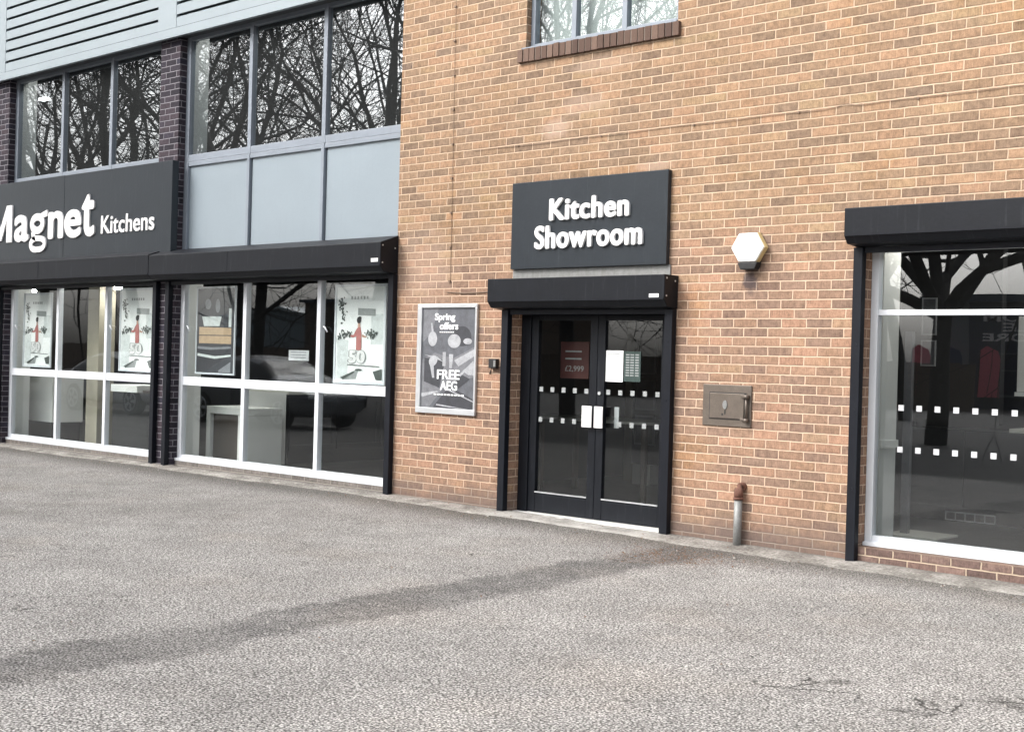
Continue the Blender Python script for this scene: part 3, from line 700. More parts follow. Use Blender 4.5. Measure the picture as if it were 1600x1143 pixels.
# ------------------------------------------------------------------ poster case on the wall
T = thing("poster_case", "silver framed grey poster offering free goods on the brick wall", "poster", (.73, 0, .856))
fr = MB()
for q in ((.309, 1.142, 1.908, 1.946), (.309, 1.142, .856, .912)): fr.box(q[0], q[1], -.03, -.001, q[2], q[3])
fr.box(.309, .372, -.03, -.001, .9125, 1.9075); fr.box(1.118, 1.142, -.03, -.001, .9125, 1.9075)
fr.build("frame", "alu", T, bevel=.004)
PX0, PX1, PZ0, PZ1 = .373, 1.117, .913, 1.907; y = -.012
pr = MB().box(PX0, PX1, y, -.001, PZ0, PZ1).build("print", "case_grey", T)
U = lambda u, v: (PX0 + u * (PX1 - PX0), PZ1 - v * (PZ1 - PZ0))
def art(parent, name, mat, shapes, y, U=None):
    m = MB()
    for i, sh in enumerate(shapes):
        yy = y - i * .00003
        if sh[0] == "e":
            cx, cz = U(sh[1], sh[2]); ux, uz = U(0, 0); vx, vz = U(sh[3], sh[4]); m.ell(cx, cz, abs(vx - ux), abs(vz - uz), yy, .0008, rot=sh[5] if len(sh) > 5 else 0)
        else: m.poly([U(*q) for q in sh[1]], yy, .0008)
    return m.build(name, mat, parent)
art(pr, "picture", "case_mid", [("p", [(0, .52), (.25, .45), (.6, .5), (1, .38), (1, .68), (.72, .72), (.4, .82), (.15, 1), (0, 1)]), ("p", [(0, .0), (.3, 0), (.18, .25), (0, .35)])], y - .0004, U)
art(pr, "picture", "case_dark", [("p", [(.05, .5), (.45, .52), (.35, .8), (.05, .74)]), ("p", [(.25, .98), (.55, .78), (1, .9), (1, .98), (.9, 1), (.25, 1)]), ("p", [(.62, .62), (.92, .7), (.7, .8)]), ("e", .75, .28, .17, .1)], y - .0012, U)
art(pr, "picture", "case_light", [("e", .2, .31, .085, .075), ("e", .61, .33, .12, .07), ("e", .22, .53, .085, .05, .5), ("p", [(.18, .25), (.16, .15), (.19, .15), (.22, .25)]), ("p", [(.62, .52), (1, .4), (1, .47), (.7, .58)]), ("p", [(.78, .62), (1, .53), (1, .66), (.88, .66)]), ("p", [(.16, .57), (.21, .7), (.25, .7), (.23, .57)]), ("p", [(.4, .44), (.46, .44), (.46, .58), (.4, .58)]), ("p", [(.52, .46), (.6, .46), (.58, .6), (.53, .6)]), ("e", .86, .33, .08, .03)], y - .002, U)
art(pr, "picture", "case_light", [("p", [(.05, .47), (.3, .49), (.42, .54), (.3, .515)]), ("p", [(.3, .96), (.92, 1), (.86, 1), (.3, .975)]), ("p", [(.72, .66), (.97, .52), (.98, .535), (.74, .68)]), ("p", [(.5, .8), (1, .92), (1, .93), (.5, .815)]), ("p", [(0, .86), (.3, .83), (.34, .84), (.02, .9)])], y - .0028, U)
l = MB()
bold_text(l, "Spring", .548, .835, 1.765, 1.855, y - .0036, .001, .004); bold_text(l, "offers", .62, .88, 1.692, 1.765, y - .0036, .001, .004)
bold_text(l, "FREE", .598, .915, 1.2, 1.295, y - .0036, .001, .004); bold_text(l, "AEG", .645, .885, 1.09, 1.185, y - .0036, .001, .004)
for k in range(9): l.plate(.56 + k * .048, .56 + k * .048 + .036, 1.04, 1.055, y - .0036, .001)
for k in range(7): l.plate(.62 + k * .03, .62 + k * .03 + .022, 1.662, 1.672, y - .0036, .001)
l.build("lettering", "paper", pr)

# ------------------------------------------------------------------ posters in the windows
def sale_poster(label, x0, x1, z0, z1, y):
    T = thing("window_poster", label, "poster", ((x0 + x1) / 2, y, z0), "sale posters in the left windows")
    U = lambda u, v: (x0 + u * (x1 - x0), z1 - v * (z1 - z0))
    b = MB(); e = .03
    b.box(x0, x0 + e, y, y + .02, z0, z1); b.box(x1 - e, x1, y, y + .02, z0, z1); b.box(x0 + e, x1 - e, y, y + .02, z0, z0 + e); b.box(x0 + e, x1 - e, y, y + .02, z1 - e, z1)
    b.build("frame", "white_frame", T, bevel=.003)
    pr = MB().box(x0 + e, x1 - e, y + .008, y + .018, z0 + e, z1 - e).build("print", "paper", T)
    yy = y + .0075
    art(pr, "picture", "print_pale", [("p", [(.06, .55), (.28, .56), (.28, .95), (.06, .95)]), ("p", [(.72, .3), (.95, .3), (.95, .6), (.72, .6)])], yy, U)
    art(pr, "picture", "print_shadow", [("p", [(.46, .24), (.8, .25), (.8, .32), (.46, .31)]), ("p", [(.18, .93), (.5, .84), (.45, .95), (.18, .96)])], yy - .001, U)
    rp = random.Random(5)
    def sprig(cx, cz, rx, rz, n): return [("e", cx + rp.gauss(0, rx), cz + rp.gauss(0, rz), rp.uniform(.008, .02), rp.uniform(.005, .011), rp.uniform(0, 3)) for _ in range(int(n * 2.2))]
    art(pr, "picture", "print_leaf", sprig(.13, .2, .035, .03, 16) + sprig(.17, .3, .03, .035, 12) + sprig(.24, .5, .06, .018, 18) + sprig(.12, .53, .04, .012, 8) + sprig(.74, .5, .05, .025, 20) + [("p", [(.78, .87), (.95, .84), (.95, .95), (.84, .95)]), ("p", [(.28, .802), (.9, .815), (.9, .822), (.28, .81)]), ("e", .5, .855, .07, .01), ("p", [(.14, .94), (.4, .87), (.42, .88), (.2, .955)])], yy - .002, U)
    art(pr, "picture", "print_red", [("p", [(.43, .46), (.47, .43), (.52, .43), (.54, .5), (.545, .63), (.54, .66), (.44, .66), (.44, .52), (.38, .535), (.31, .525), (.32, .51), (.39, .505)])], yy - .003, U)
    art(pr, "picture", "print_skin", [("p", [(.465, .39), (.51, .39), (.515, .43), (.465, .43)]), ("p", [(.555, .5), (.62, .52), (.66, .515), (.62, .535), (.555, .53)])], yy - .0035, U)
    art(pr, "picture", "print_black", [("e", .487, .36, .042, .034), ("e", .5, .34, .035, .018)], yy - .004, U)
    l = MB(); a0 = U(.28, .795); a1 = U(.64, .655)
    bold_text(l, "50", a0[0], a1[0], a0[1], a1[1], yy - .005, .001, .02); l.build("lettering_edge", "print_shadow", pr)
    l = MB(); a0 = U(.3, .79); a1 = U(.62, .66)
    bold_text(l, "50", a0[0], a1[0], a0[1], a1[1], yy - .006, .001, .012); l.build("lettering", "letter", pr)
    l = MB(); a0 = U(.32, .15); a1 = U(.68, .12)
    for k in range(6): l.plate(a0[0] + k * (a1[0] - a0[0]) / 6, a0[0] + (k + .6) * (a1[0] - a0[0]) / 6, a0[1], a1[1], yy - .001, .001)
    l.build("small_print", "print_shadow", pr)
sale_poster("white sale poster with figure in red, in the leftmost window light", -8.26, -7.45, 1.115, 2.185, .20)
sale_poster("white sale poster with figure in red, in the light beside the dark brick pier", -5.66, -4.78, 1.12, 2.215, .20)
sale_poster("white sale poster with figure in red, in the light next to the buff brick wall", -1.26, -.42, 1.10, 2.185, .20)
x0, x1, z0, z1, y = -3.90, -3.09, 1.13, 2.205, .2
T = thing("window_poster", "dark framed poster picturing pale timber planks in the window beside the pier", "poster", (-3.5, y, z0))
U = lambda u, v: (x0 + u * (x1 - x0), z1 - v * (z1 - z0))
b = MB(); e = .022
b.box(x0, x0 + e, y, y + .02, z0, z1); b.box(x1 - e, x1, y, y + .02, z0, z1); b.box(x0 + e, x1 - e, y, y + .02, z0, z0 + e); b.box(x0 + e, x1 - e, y, y + .02, z1 - e, z1)
b.build("frame", "white_frame", T, bevel=.003)
pr = MB().box(x0 + e, x1 - e, y + .008, y + .018, z0 + e, z1 - e).build("print", "print_dark", T)
yy = y + .0075
art(pr, "picture", "print_wood", [("p", [(.08, .46), (.9, .47), (.9, .55), (.08, .55)]), ("p", [(.08, .56), (.9, .56), (.9, .65), (.08, .645)])], yy, U)
art(pr, "picture", "print_pale", [("p", [(.15, .34), (.65, .34), (.6, .45), (.2, .45)]), ("p", [(.83, .25), (.9, .25), (.9, .46), (.83, .46)]), ("p", [(.05, .76), (.5, .79), (.9, .77), (.9, .79), (.5, .82), (.05, .79)])], yy - .001, U)
art(pr, "picture", "print_mid", [("p", [(.05, .68), (.4, .69), (.9, .68), (.9, .7), (.4, .72), (.05, .71)]), ("p", [(.6, .95), (.9, .85), (.9, .97), (.6, .97)]), ("e", .3, .2, .08, .06), ("e", .55, .22, .06, .08)], yy - .0015, U)
T = MB().box(-2.035, -1.675, .19, .196, 1.335, 1.452).build("notice_card", "print_light"); tag(T, "small pale landscape card standing in the middle light of the left windows", "card")
l = MB(); 
for k in range(3): l.plate(-2.0, -1.72, 1.425 - k * .03, 1.435 - k * .03, .1895, .001)
l.build("print", "print_mid", T)
# papers on the entrance doors
yg = YD + .03
T = MB().box(2.575, 2.79, yg - .003, yg - .001, 1.238, 1.52).build("notice_sheet", "paper"); tag(T, "plain white paper sheet taped inside the right hand entrance door", "notice")
l = MB()
for k in range(2): l.plate(2.61, 2.75, 1.488 - k * .016, 1.494 - k * .016, yg - .0031, .0006)
l.build("print", "print_mid", T)
T = MB().box(2.80, 2.985, yg - .0028, yg - .001, 1.245, 1.515).build("hours_notice", "print_green"); tag(T, "green opening hours notice beside the white paper on the right entrance door", "notice")
l = MB()
for k in range(9):
    for (a_, b_) in ((.02, .06), (.07, .11), (.125, .165)): l.plate(2.80 + a_, 2.80 + b_, 1.478 - k * .023, 1.49 - k * .023, yg - .0029, .0005)
l.build("print", "print_shadow", T)
T = MB().box(1.80, 2.15, yg + .3, yg + .303, 1.25, 1.60).build("promo_poster", "red_film"); tag(T, "dim red price poster hanging behind the left entrance door", "poster")
l = MB(); text_into(l, "£2,999", 1.86, 2.09, 1.31, 1.37, yg + .299, .001, .0)
for k in range(2): l.plate(1.86, 2.06, 1.5 - k * .07, 1.515 - k * .07, yg + .299, .001)
l.build("lettering", "print_shadow", T)

# ------------------------------------------------------------------ showroom contents
def shaker(name, label, x0, x1, y0, y1, h, mat, n, side, plinth=.14, top="offwhite"):
    T = thing(name, label, "kitchen unit", ((x0 + x1) / 2, (y0 + y1) / 2, -.02))
    MB().box(x0, x1, y0, y1, plinth, h).build("carcass", mat, T, bevel=.003)
    MB().box(x0 + .03, x1 - .03, y0 + .03, y1 - .03, -.02, plinth).build("plinth", mat, T)
    MB().box(x0 - .02, x1 + .02, y0 - .02, y1 + .02, h + .001, h + .04).build("worktop", top, T, bevel=.004)
    for k in range(n):
        m = MB()
        if side == "x":
            a, c = y0 + (y1 - y0) * k / n + .01, y0 + (y1 - y0) * (k + 1) / n - .01
            for (p, q, r, s_) in ((a, c, plinth + .02, plinth + .09), (a, c, h - .09, h - .02), (a, a + .07, plinth + .09, h - .09), (c - .07, c, plinth + .09, h - .09)): m.box(x1 + .001, x1 + .02, p, q, r, s_)
        else:
            a, c = x0 + (x1 - x0) * k / n + .01, x0 + (x1 - x0) * (k + 1) / n - .01
            for (p, q, r, s_) in ((a, c, plinth + .02, plinth + .09), (a, c, h - .09, h - .02), (a, a + .07, plinth + .09, h - .09), (c - .07, c, plinth + .09, h - .09)): m.box(p, q, y0 - .02, y0 - .001, r, s_)
        d = m.build("cupboard_door", mat, T, bevel=.003)
    return T
shaker("kitchen_island", "dark shaker kitchen island behind the window by the brick wall", -4.5, -3.58, 1.42, 4.6, .88, "shaker", 4, "x")
tag(MB().box(-4.5, -3.6, 1.385, 1.397, -.02, .9).build("end_panel", "plaster"), "pale low panel closing the end of the dark island", "panel")
T = thing("display_unit", "brown fronted display cupboard in white casing behind the window beside the pier", "cupboard", (-3.8, .7, -.02))
MB().box(-4.1, -3.55, .64, 1.1, -.02, .62).build("door_front", "walnut", T)
MB().box(-4.2, -3.32, .6, 1.12, .63, .72).build("top", "plaster", T, bevel=.004); MB().box(-3.53, -3.32, .6, 1.12, -.02, .628).build("side", "plaster", T)
MB().box(-4.2, -4.115, .6, 1.12, -.02, .628).build("side", "plaster", T)
tag(MB().box(-6.98, -6.68, .5, .75, -.02, 2.75).build("column", "beige"), "beige square column inside the far left window", "column")
T = thing("sink_unit", "pale washroom unit low in the leftmost window light", "kitchen unit", (-8.4, .8, -.02))
MB().box(-8.9, -8.1, .6, 1.1, .3, .98).build("front", "plaster", T, bevel=.005); MB().box(-8.85, -8.15, .62, 1.08, -.02, .299).build("plinth", "shaker", T)
T = thing("shelf_unit", "dark cupboard with white top low behind the light beside the dark pier", "kitchen unit", (-6.2, .8, -.02))
MB().box(-6.45, -5.3, .6, 1.1, -.02, .82).build("front", "shaker", T, bevel=.005); MB().box(-6.47, -5.8, .58, 1.12, .822, .92).build("worktop", "plaster", T, bevel=.004)
MB().box(-5.72, -5.3, .62, 1.1, .822, .86).build("tray", "walnut", T)
# behind the entrance
tag(MB().box(.2, .55, 3.6, 3.75, -.02, 2.5).build("post", "beige"), "pale grey upright panel behind the right hand entrance door", "panel")
tag(MB().box(.5, 1.0, 3.35, 3.5, .22, 2.3).build("display_board", "dark_room"), "dark board hung with framed pictures behind the entrance", "board")
for k, (z0, z1) in enumerate(((1.28, 1.72), (.86, 1.22), (.45, .8))):
    T = thing("framed_picture", ("topmost", "middle", "lowest")[k] + " of three framed pictures on the dark board behind the entrance", "picture", (.75, 3.34, z0), "framed pictures behind the entrance")
    f_ = MB(); f_.box(.56, .84, 3.325, 3.349, z0, z0 + .02); f_.box(.56, .84, 3.325, 3.349, z1 - .02, z1); f_.box(.56, .58, 3.325, 3.349, z0 + .02, z1 - .02); f_.box(.82, .84, 3.325, 3.349, z0 + .02, z1 - .02)
    f_.build("frame", "print_mid", T); MB().box(.58, .82, 3.335, 3.348, z0 + .02, z1 - .02).build("picture", "print_grey", T)
tag(MB().box(.56, .82, 3.3, 3.56, -.02, .215).build("white_box", "offwhite", bevel=.005), "small white box on the floor beneath the framed pictures", "box")
T = thing("side_table", "dark table with thin pale top behind the left entrance door", "table", (1.2, 2.2, -.02))
MB().box(.5, 2.0, 1.6, 2.3, .78, .81).build("table_top", "offwhite", T, bevel=.003)
for x, y in ((.55, 1.65), (1.95, 1.65), (.55, 2.25), (1.95, 2.25)): MB().box(x - .025, x + .025, y - .025, y + .025, -.02, .779).build("leg", "walnut", T)
# behind the right window
T = thing("base_cabinets", "run of dark base cupboards with a plinth grille behind the right window", "kitchen unit", (5.6, 3.1, -.02))
MB().box(4.15, 6.6, 2.95, 3.5, .12, .86).build("carcass", "shaker", T, bevel=.003)
MB().box(4.15, 6.6, 3.0, 3.45, -.02, .119).build("plinth", "shaker", T)
MB().box(5.2, 6.6, 2.9, 3.5, .862, .9).build("worktop", "offwhite", T, bevel=.004)
for x in (4.16, 4.78, 5.4, 6.02): MB().box(x, x + .6, 2.928, 2.949, .13, .85).build("cupboard_door", "shaker", T, bevel=.004)
gr = MB(); gr.box(4.57, 5.06, 2.985, 2.999, -.012, .075); G_ = gr.build("plinth_grille", "print_light", T)
gr = MB()
for k in range(5): gr.box(4.583 + k * .096, 4.583 + k * .096 + .083, 2.98, 2.986, .0, .063)
gr.build("slots", "print_dark", G_)
T = thing("wall_cabinet", "white wall cupboard above the worktop behind the right window", "cupboard", (5.8, 3.3, 1.2))
MB().box(5.16, 6.6, 3.15, 3.5, 1.24, 1.95).build("carcass", "plaster", T, bevel=.004); MB().box(5.16, 6.6, 3.1, 3.149, 1.2, 1.238).build("light_rail", "paper", T)
tag(MB().box(5.2, 6.6, 3.48, 3.5, .9, 1.2).build("splashback", "beige"), "olive grey splashback above the pale worktop behind the right window", "panel")
for lab, z0, z1 in (("upper", 1.76, 2.12), ("lower", 1.46, 1.71)):
    T = thing("wall_picture", lab + " of two grey framed pictures on the dark wall behind the right window", "picture", (4.4, 2.9, z0), "pictures behind the right window")
    f_ = MB()
    for q in ((4.32, 4.47, z0, z0 + .012), (4.32, 4.47, z1 - .012, z1), (4.32, 4.332, z0 + .012, z1 - .012), (4.458, 4.47, z0 + .012, z1 - .012)): f_.box(q[0], q[1], 2.885, 2.9, q[2], q[3])
    f_.build("frame", "print_light", T); MB().box(4.332, 4.458, 2.89, 2.899, z0 + .012, z1 - .012).build("picture", "print_grey", T)
MB().box(4.1, 5.1, 2.901, 3.0, -.02 + .95, 2.75).build("partition", "dark_room", B)
T = thing("wire_basket", "dark wire basket on the worktop at the right edge", "basket", (5.5, 3.2, .9))
w = MB()
for k in range(12):
    t = 2 * PI * k / 12; w.tube([(5.55 + .1 * math.cos(t), 3.15 + .1 * math.sin(t), .905), (5.55 + .17 * math.cos(t), 3.15 + .17 * math.sin(t), 1.02)], .005, 5)
for r, z in ((.1, .905), (.135, .96), (.17, 1.02)): w.tube([(5.55 + r * math.cos(2 * PI * k / 20), 3.15 + r * math.sin(2 * PI * k / 20), z) for k in range(21)], .006, 5)
w.build("wires", "print_grey", T)
T = thing("display_stand", "grey pole display stand on a flat base by the right window reveal", "stand", (4.95, 1.6, -.02))
MB().box(4.72, 5.2, 1.4, 1.85, -.02, .0).build("base_plate", "offwhite", T, bevel=.003)
MB().box(4.80, 4.87, 1.55, 1.6, .0, 1.75).build("pole", "print_grey", T, bevel=.003)
tag(MB().box(4.0, 11, 3.51, 3.6, -.02, 2.75).build("display_wall", "dark_room"), "dark partition wall behind the base cupboards in the right window", "wall")

# ------------------------------------------------------------------ across the car park: what the glass reflects
def car(label, paintm, cx, cy, rot=0.0, L=4.4, W=1.8, H=1.48):
    T = thing("parked_car", label, "car", (0, 0, 0), "cars parked along the showroom front")
    st = [(-2.2, .35, .62, .64, .7), (-2.12, .27, .72, .74, .78), (-1.95, .24, .88, .92, .83), (-1.55, .22, .93, 1.1, .86), (-.9, .21, .95, 1.46, .88), (-.2, .2, .95, 1.48, .89), (.45, .2, .94, 1.43, .89), (1.0, .2, .93, 1.05, .88), (1.5, .21, .88, .92, .86), (1.95, .23, .78, .8, .8), (2.15, .28, .68, .7, .74), (2.22, .38, .58, .6, .66)]
    k = H / 1.48; rings = []; mb = MB()
    for (x, zs, zb, zr, hw) in st:
        up = (zr - zb) / .53; rw = hw * (1 - .24 * min(1, up))
        prof = [(-hw * .9, zs), (-hw, zs + .18), (-hw * 1.0, zb * .75), (-hw * .97, zb), (-rw, max(zr * .97, zb + .005)), (-rw * .6, zr)]
        prof += [(-a, b) for a, b in reversed(prof)]
        rings.append([(x * L / 4.4, a * W / 1.8, b * k) for a, b in prof])
    nv = len(rings[0])
    for r in rings: mb.v += r
    for i in range(len(rings) - 1):
        for j in range(nv):
            a, b = i * nv + j, i * nv + (j + 1) % nv
            mb.f.append((a, b, b + nv, a + nv)); mb.sm.append(True)
            mb.mi.append(1 if (j in (3, 7) and 3 <= i <= 6) or (j in (4, 5, 6) and i in (3, 6)) else 0)
    mb.f.append(tuple(range(nv))); mb.mi.append(0); mb.sm.append(False); mb.f.append(tuple(reversed(range(len(mb.v) - nv, len(mb.v))))); mb.mi.append(0); mb.sm.append(False)
    o = mb.build("body", [M[paintm], M["car_glass"]], T)
    ss = o.modifiers.new("sub", "SUBSURF"); ss.levels = 1; ss.render_levels = 2
    for x in (-1.32, 1.38):
        for sy in (-1, 1):
            w = MB(); w.tube([(x * L / 4.4, sy * (W / 2 - .2), .33), (x * L / 4.4, sy * (W / 2 + .005), .33)], .33, 24); wo = w.build("wheel", "tyre", T, bevel=.02)
            w = MB()
            for q in range(5):
                t = 2 * PI * q / 5; c_, s_ = math.cos(t), math.sin(t)
                w.prism([(x * L / 4.4 + .05 * c_ - .03 * s_, .33 + .05 * s_ + .03 * c_), (x * L / 4.4 + .21 * c_ - .035 * s_, .33 + .21 * s_ + .035 * c_), (x * L / 4.4 + .21 * c_ + .035 * s_, .33 + .21 * s_ - .035 * c_), (x * L / 4.4 + .05 * c_ + .03 * s_, .33 + .05 * s_ - .03 * c_)], "y", sy * (W / 2 + .006), sy * (W / 2 + .02))
            w.tube([(x * L / 4.4 + .22 * math.cos(2 * PI * q / 24), sy * (W / 2 + .01), .33 + .22 * math.sin(2 * PI * q / 24)) for q in range(25)], .018, 6)
            w.build("rim", "alu", wo)
    for sy in (-1, 1):
        MB().box(2.1 * L / 4.4, 2.2 * L / 4.4, sy * .62 - .12, sy * .62 + .12, .62, .7).build("headlight", "print_pale", T, bevel=.02)
        MB().box(-2.2 * L / 4.4, -2.1 * L / 4.4, sy * .66 - .1, sy * .66 + .1, .68, .82).build("tail_light", "print_red", T, bevel=.02)
    T.location = (cx, cy, gz(cx, cy)); T.rotation_euler = (0, 0, rot); return T
car("grey hatchback mirrored in the shop windows next to the brick wall", "car_silver", -12.75, -7.9)
car("white hatchback mirrored low in the far left shop windows", "car_white", -18.3, -8.0, 0, 4.2)

def tree_mesh(seed, trunk_h, trunk_r, limbs, spread, depth=5, top=1.0, minr=.009):
    rnd = random.Random(seed); mb = MB()
    def branch(p, d, r, length, lev, n):
        segs = 5 if lev < 2 else 4 if lev < 4 else 3
        path = [p.copy()]; rad = [r]; q = p.copy(); dd = d.copy(); kids = []
        endr = max(minr, r * (.62 if lev else .8))
        for i in range(segs):
            dd = (dd + Vector((rnd.gauss(0, .16), rnd.gauss(0, .16), rnd.gauss(.05, .12))) * (1 if lev else .3)).normalized()
            q = q + dd * length / segs
            path.append(q.copy()); rr = r + (endr - r) * (i + 1) / segs; rad.append(rr); kids.append((q.copy(), dd.copy(), rr))
        mb.tube(path, rad, n, cap=False)
        return kids
    stack = [(Vector((0, 0, -.3)), Vector((rnd.gauss(0, .03), rnd.gauss(0, .03), 1)).normalized(), trunk_r, trunk_h + .3, 0)]
    count = 0
    while stack:
        p, d, r, ln, lev = stack.pop()
        n = 10 if lev == 0 else 7 if lev == 1 else 5 if lev == 2 else 4 if lev == 3 else 3
        kids = branch(p, d, r, ln, lev, n); count += 1
        if lev >= depth: continue
        if lev == 0: starts = [kids[-1]] * limbs
        else:
            starts = []
            for i, kx in enumerate(kids):
                m = 1 if i < len(kids) - 1 else 2
                if i == 0 and lev < 2: continue
                if lev >= 2 and m == 1 and rnd.random() < .3: continue
                starts += [kx] * m
        ph = rnd.uniform(0, 6.28)
        for i, (q, dd, rr) in enumerate(starts):
            end = lev > 0 and i >= len(starts) - 1
            ang = rnd.uniform(.35, .8) * spread if lev else rnd.uniform(.25, .75) * spread
            if end: ang *= .35
            t = ph + 2.4 * i + rnd.gauss(0, .3)
            a = dd.cross(Vector((0, 0, 1)) if abs(dd.z) < .95 else Vector((1, 0, 0))).normalized(); b = dd.cross(a)
            nd = (dd * math.cos(ang) + (a * math.cos(t) + b * math.sin(t)) * math.sin(ang)).normalized()
            f = .62 if lev == 0 else rnd.uniform(.42, .62)
            if end: f = .8
            nr = max(minr, (trunk_r * (.6 if spread > 1.5 else .5) if lev == 0 else rr * f))
            nl = ln * (rnd.uniform(.55, .8)) if lev else (4.2 * rnd.uniform(.8, 1.2) * top)
            if lev == 0: nl = 4.0 * top * rnd.uniform(.8, 1.2)
            stack.append((q, nd, nr, nl, lev + 1))
    me = bpy.data.meshes.new("tree"); me.from_pydata(mb.v, [], mb.f); me.materials.append(M["bark"]); me.polygons.foreach_set("use_smooth", [True] * len(mb.f))
    return me, count
def bark():
    s = N("bark"); p = s.pos(); c = s.ramp(s.noise(p, 9, 4, .7), [(.3, (.026, .025, .025)), (.7, (.07, .067, .065))]); s.bsdf(c, .95, 0, s.bump(s.noise(p, 30, 3), .02), .1); return s.m
M["bark"] = bark()
t1, n1 = tree_mesh(3, 4.2, .2, 6, 1.3, 5, 1.15, .007)
t2, n2 = tree_mesh(8, 5.6, .18, 5, .9, 5, 1.25, .007)
t3, n3 = tree_mesh(21, 2.55, .22, 7, 1.55, 5, 1.0, .007)
print("branches", n1, n2, n3)
def tree(me, x, y, sc, rot, label):
    o = bpy.data.objects.new("bare_tree", me); C.objects.link(o); o.location = (x, y, gz(x, y)); o.scale = (sc, sc, sc); o.rotation_euler = (0, 0, rot)
    tag(o, label, "tree", "bare trees beyond the car park"); return o
tree(t3, -1.95, -16.8, 1.05, .4, "stout bare tree with low forking limbs mirrored in the right window")
tree(t2, -22.8, -15.0, 1.15, 1.0, "bare tree mirrored in the left light of the wide upper window")
tree(t1, -31.0, -21, 1.3, 2.2, "bare tree mirrored in the middle light of the wide upper window")
tree(t1, -19.5, -16.2, 1.2, 4.0, "wide bare tree mirrored beside the brick wall's upper left edge")
tree(t3, -17.6, -19.5, 1.55, 2.0, "broad bare tree mirrored in the right light of the wide upper window")
tree(t2, -44, -19, 1.3, 5.1, "bare tree mirrored in the far left upper window's left light")
tree(t1, -40, -22, 1.3, .7, "bare tree mirrored in the far left upper window's middle light")
tree(t3, -36.5, -18, 1.7, 3.3, "spreading bare tree mirrored in the far left upper window's right light")
tree(t2, -12.6, -17.5, 1.2, 2.7, "tall bare tree mirrored in the small upper window over the entrance")
tree(t1, -7.5, -21, 1.25, 5.6, "bare tree mirrored at the right of the small upper window")

tree(t1, -8.5, -29, 1.05, 1.3, "distant bare tree mirrored at the top right of the right window")
tree(t1, -33, -36, 1.2, 3.1, "distant bare tree mirrored over the shed roof in the left windows")
T = thing("tile_store", "dark navy tile store across the road mirrored in the right window", "building", (-9, -44, 0))
MB().box(-13.0, 3, -54, -44, -.5, 4.3).build("wall", "navy", T); MB().box(-14.6, -13.001, -54, -44.1, -.5, 4.2).build("side_bay", "greyclad", T)
MB().box(-15, 3.3, -54.3, -43.6, 4.301, 4.6).build("roof", "navy", T)
l = MB(); text_into(l, "BATHROOM", -12.4, -6.9, 3.56, 3.9, -43.999, .05, .02, flip=True); text_into(l, "TILE", -11.62, -9.4, 3.18, 3.52, -43.999, .05, .02, flip=True); text_into(l, "SUPERSTORE", -12.46, -6.6, 2.76, 3.1, -43.999, .05, .02, flip=True)
l.build("lettering", "letter", T)
w = MB()
for x in (-12.6, -10.2): w.box(x, x + 1.9, -43.99, -43.9, .4, .5); w.box(x, x + 1.9, -43.99, -43.9, 1.5, 1.55); w.box(x, x + 1.9, -43.99, -43.9, 2.2, 2.25)
w.build("window_rail", "greyclad", T)
def flag(label, x, y, mat, txt=None, w=.75):
    T = thing("feather_flag", label, "flag", (x, y, gz(x, y)), "feather flags outside the tile store")
    MB().tube([(x, y, -.15), (x, y, 1.8), (x + .03, y, 2.3), (x + .15, y, 2.5)], .02, 8).build("pole", "rubber", T)
    MB().poly([(x + .02, .4), (x + w, .4), (x + w, 2.0), (x + w - .1, 2.3), (x + .3, 2.52), (x + .05, 2.35)], y + .01, .012).build("cloth", mat, T)
    if txt:
        l = MB(); text_into(l, txt, x + .25, x + .5, .5, 2.1, y + .011, .006, .01, flip=True, rot90=True); l.build("lettering", "print_pale", T)
flag("navy feather flag lettered in white, mirrored in the right window", -13.65, -42.6, "navy_cloth", "BATHROOMS", 1.0)
flag("red feather flag left of the navy one, mirrored in the right window", -14.9, -42.6, "red", None, .9)
flag("red feather flag right of the navy one, mirrored in the right window", -12.0, -42.6, "red", None, .85)
T = thing("warehouse", "blue grey gabled shed mirrored in the middle of the left windows", "building", (-66, -50, 0))
w = MB(); w.prism([(-74, -.6), (-62.5, -.6), (-62.5, 3.7), (-66.8, 4.6), (-74, 3.9)], "y", -64, -50); w.build("wall", "shed", T)
w = MB(); w.prism([(-74.4, 3.9), (-66.8, 4.65), (-62.1, 3.72), (-62.1, 3.9), (-66.8, 4.85), (-74.4, 4.1)], "y", -64.3, -49.6); w.build("roof", "shed_roof", T)
T = thing("brick_house", "brown brick block beside the shed, mirrored in the left windows", "building", (-55, -48, 0))
MB().box(-60.5, -44, -58, -47, -.5, 4.9).build("wall", "fence", T); MB().box(-60.8, -43.7, -58.3, -46.7, 4.9, 5.1).build("roof", "navy", T)
T = thing("board_fence", "long brown board fence beyond the cars, mirrored in the left windows", "fence", (-50, -40, 0))
f_ = MB()
for k in range(140): x = -95 + k * .6; f_.box(x, x + .57, -40.05, -40, -.3, 1.75 + .03 * math.sin(k * 1.7))
f_.build("boards", "fence", T)

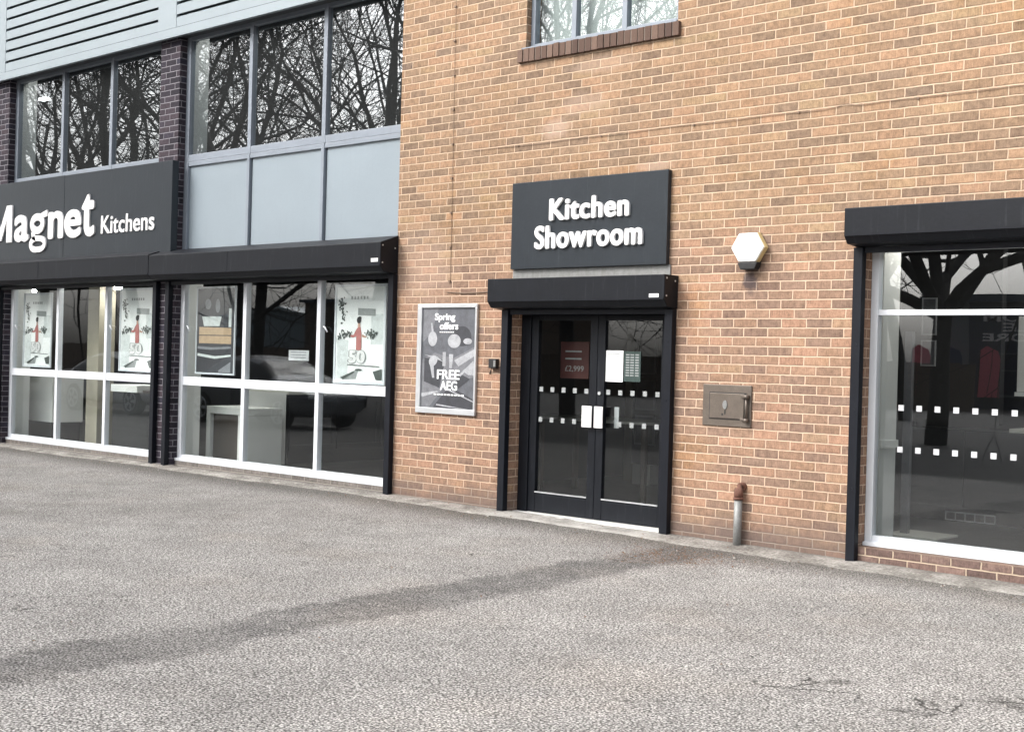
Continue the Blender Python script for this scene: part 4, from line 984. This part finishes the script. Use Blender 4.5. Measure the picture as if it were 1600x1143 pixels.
# ------------------------------------------------------------------ light
SUN_EL, SUN_AZ = math.radians(40), math.radians(212)
W = bpy.data.worlds.new("World"); scene.world = W; W.use_nodes = True; nt = W.node_tree; nt.nodes.clear()
sky = nt.nodes.new("ShaderNodeTexSky"); sky.sky_type = "NISHITA"; sky.sun_disc = False; sky.sun_elevation = SUN_EL; sky.sun_rotation = SUN_AZ
sky.air_density = 1.0; sky.dust_density = 7.0; sky.ozone_density = 1.0
hs = nt.nodes.new("ShaderNodeHueSaturation"); hs.inputs["Saturation"].default_value = .22
bg = nt.nodes.new("ShaderNodeBackground"); bg.inputs[1].default_value = .15; wo = nt.nodes.new("ShaderNodeOutputWorld")
nt.links.new(sky.outputs[0], hs.inputs["Color"]); nt.links.new(hs.outputs[0], bg.inputs[0]); nt.links.new(bg.outputs[0], wo.inputs[0])
sl_ = bpy.data.lights.new("sun", "SUN"); sl_.energy = .5; sl_.angle = math.radians(25); sl_.color = (1, .97, .93)
so = bpy.data.objects.new("sun", sl_); C.objects.link(so)
# Nishita: rotation 0 puts the sun at +Y, increasing clockwise seen from above
sd = Vector((math.sin(SUN_AZ) * math.cos(SUN_EL), math.cos(SUN_AZ) * math.cos(SUN_EL), math.sin(SUN_EL)))
so.rotation_euler = (-sd).to_track_quat("-Z", "Y").to_euler(); so.location = (0, -20, 20)

# ------------------------------------------------------------------ camera (solved from the brick courses)
cx, cy, cz, yaw, pit, rol, fpx = 10.02268, -9.26120, 1.41181, -.738452, -.0047356, .0274919, 2064.832
cam = bpy.data.cameras.new("camera"); co = bpy.data.objects.new("camera", cam); C.objects.link(co); scene.camera = co
fwd = Vector((math.sin(yaw) * math.cos(pit), math.cos(yaw) * math.cos(pit), math.sin(pit))); right = Vector((math.cos(yaw), -math.sin(yaw), 0)); up = right.cross(fwd)
r2 = right * math.cos(rol) + up * math.sin(rol); u2 = up * math.cos(rol) - right * math.sin(rol)
mat = Matrix((r2, u2, -fwd)).transposed().to_4x4(); mat.translation = Vector((cx, cy, cz)); co.matrix_world = mat
cam.sensor_fit = "HORIZONTAL"; cam.sensor_width = 36; cam.lens = fpx / 1600 * 36; cam.clip_start = .05; cam.clip_end = 1000

scene.view_settings.view_transform = "Standard"; scene.view_settings.look = "None"; scene.view_settings.gamma = 1; scene.view_settings.use_curve_mapping = False
scene.view_settings.exposure = 1.42
cyc = scene.cycles
cyc.use_denoising = True; cyc.max_bounces = 10; cyc.transparent_max_bounces = 24; cyc.glossy_bounces = 6; cyc.diffuse_bounces = 4
cyc.caustics_reflective = False; cyc.caustics_refractive = False
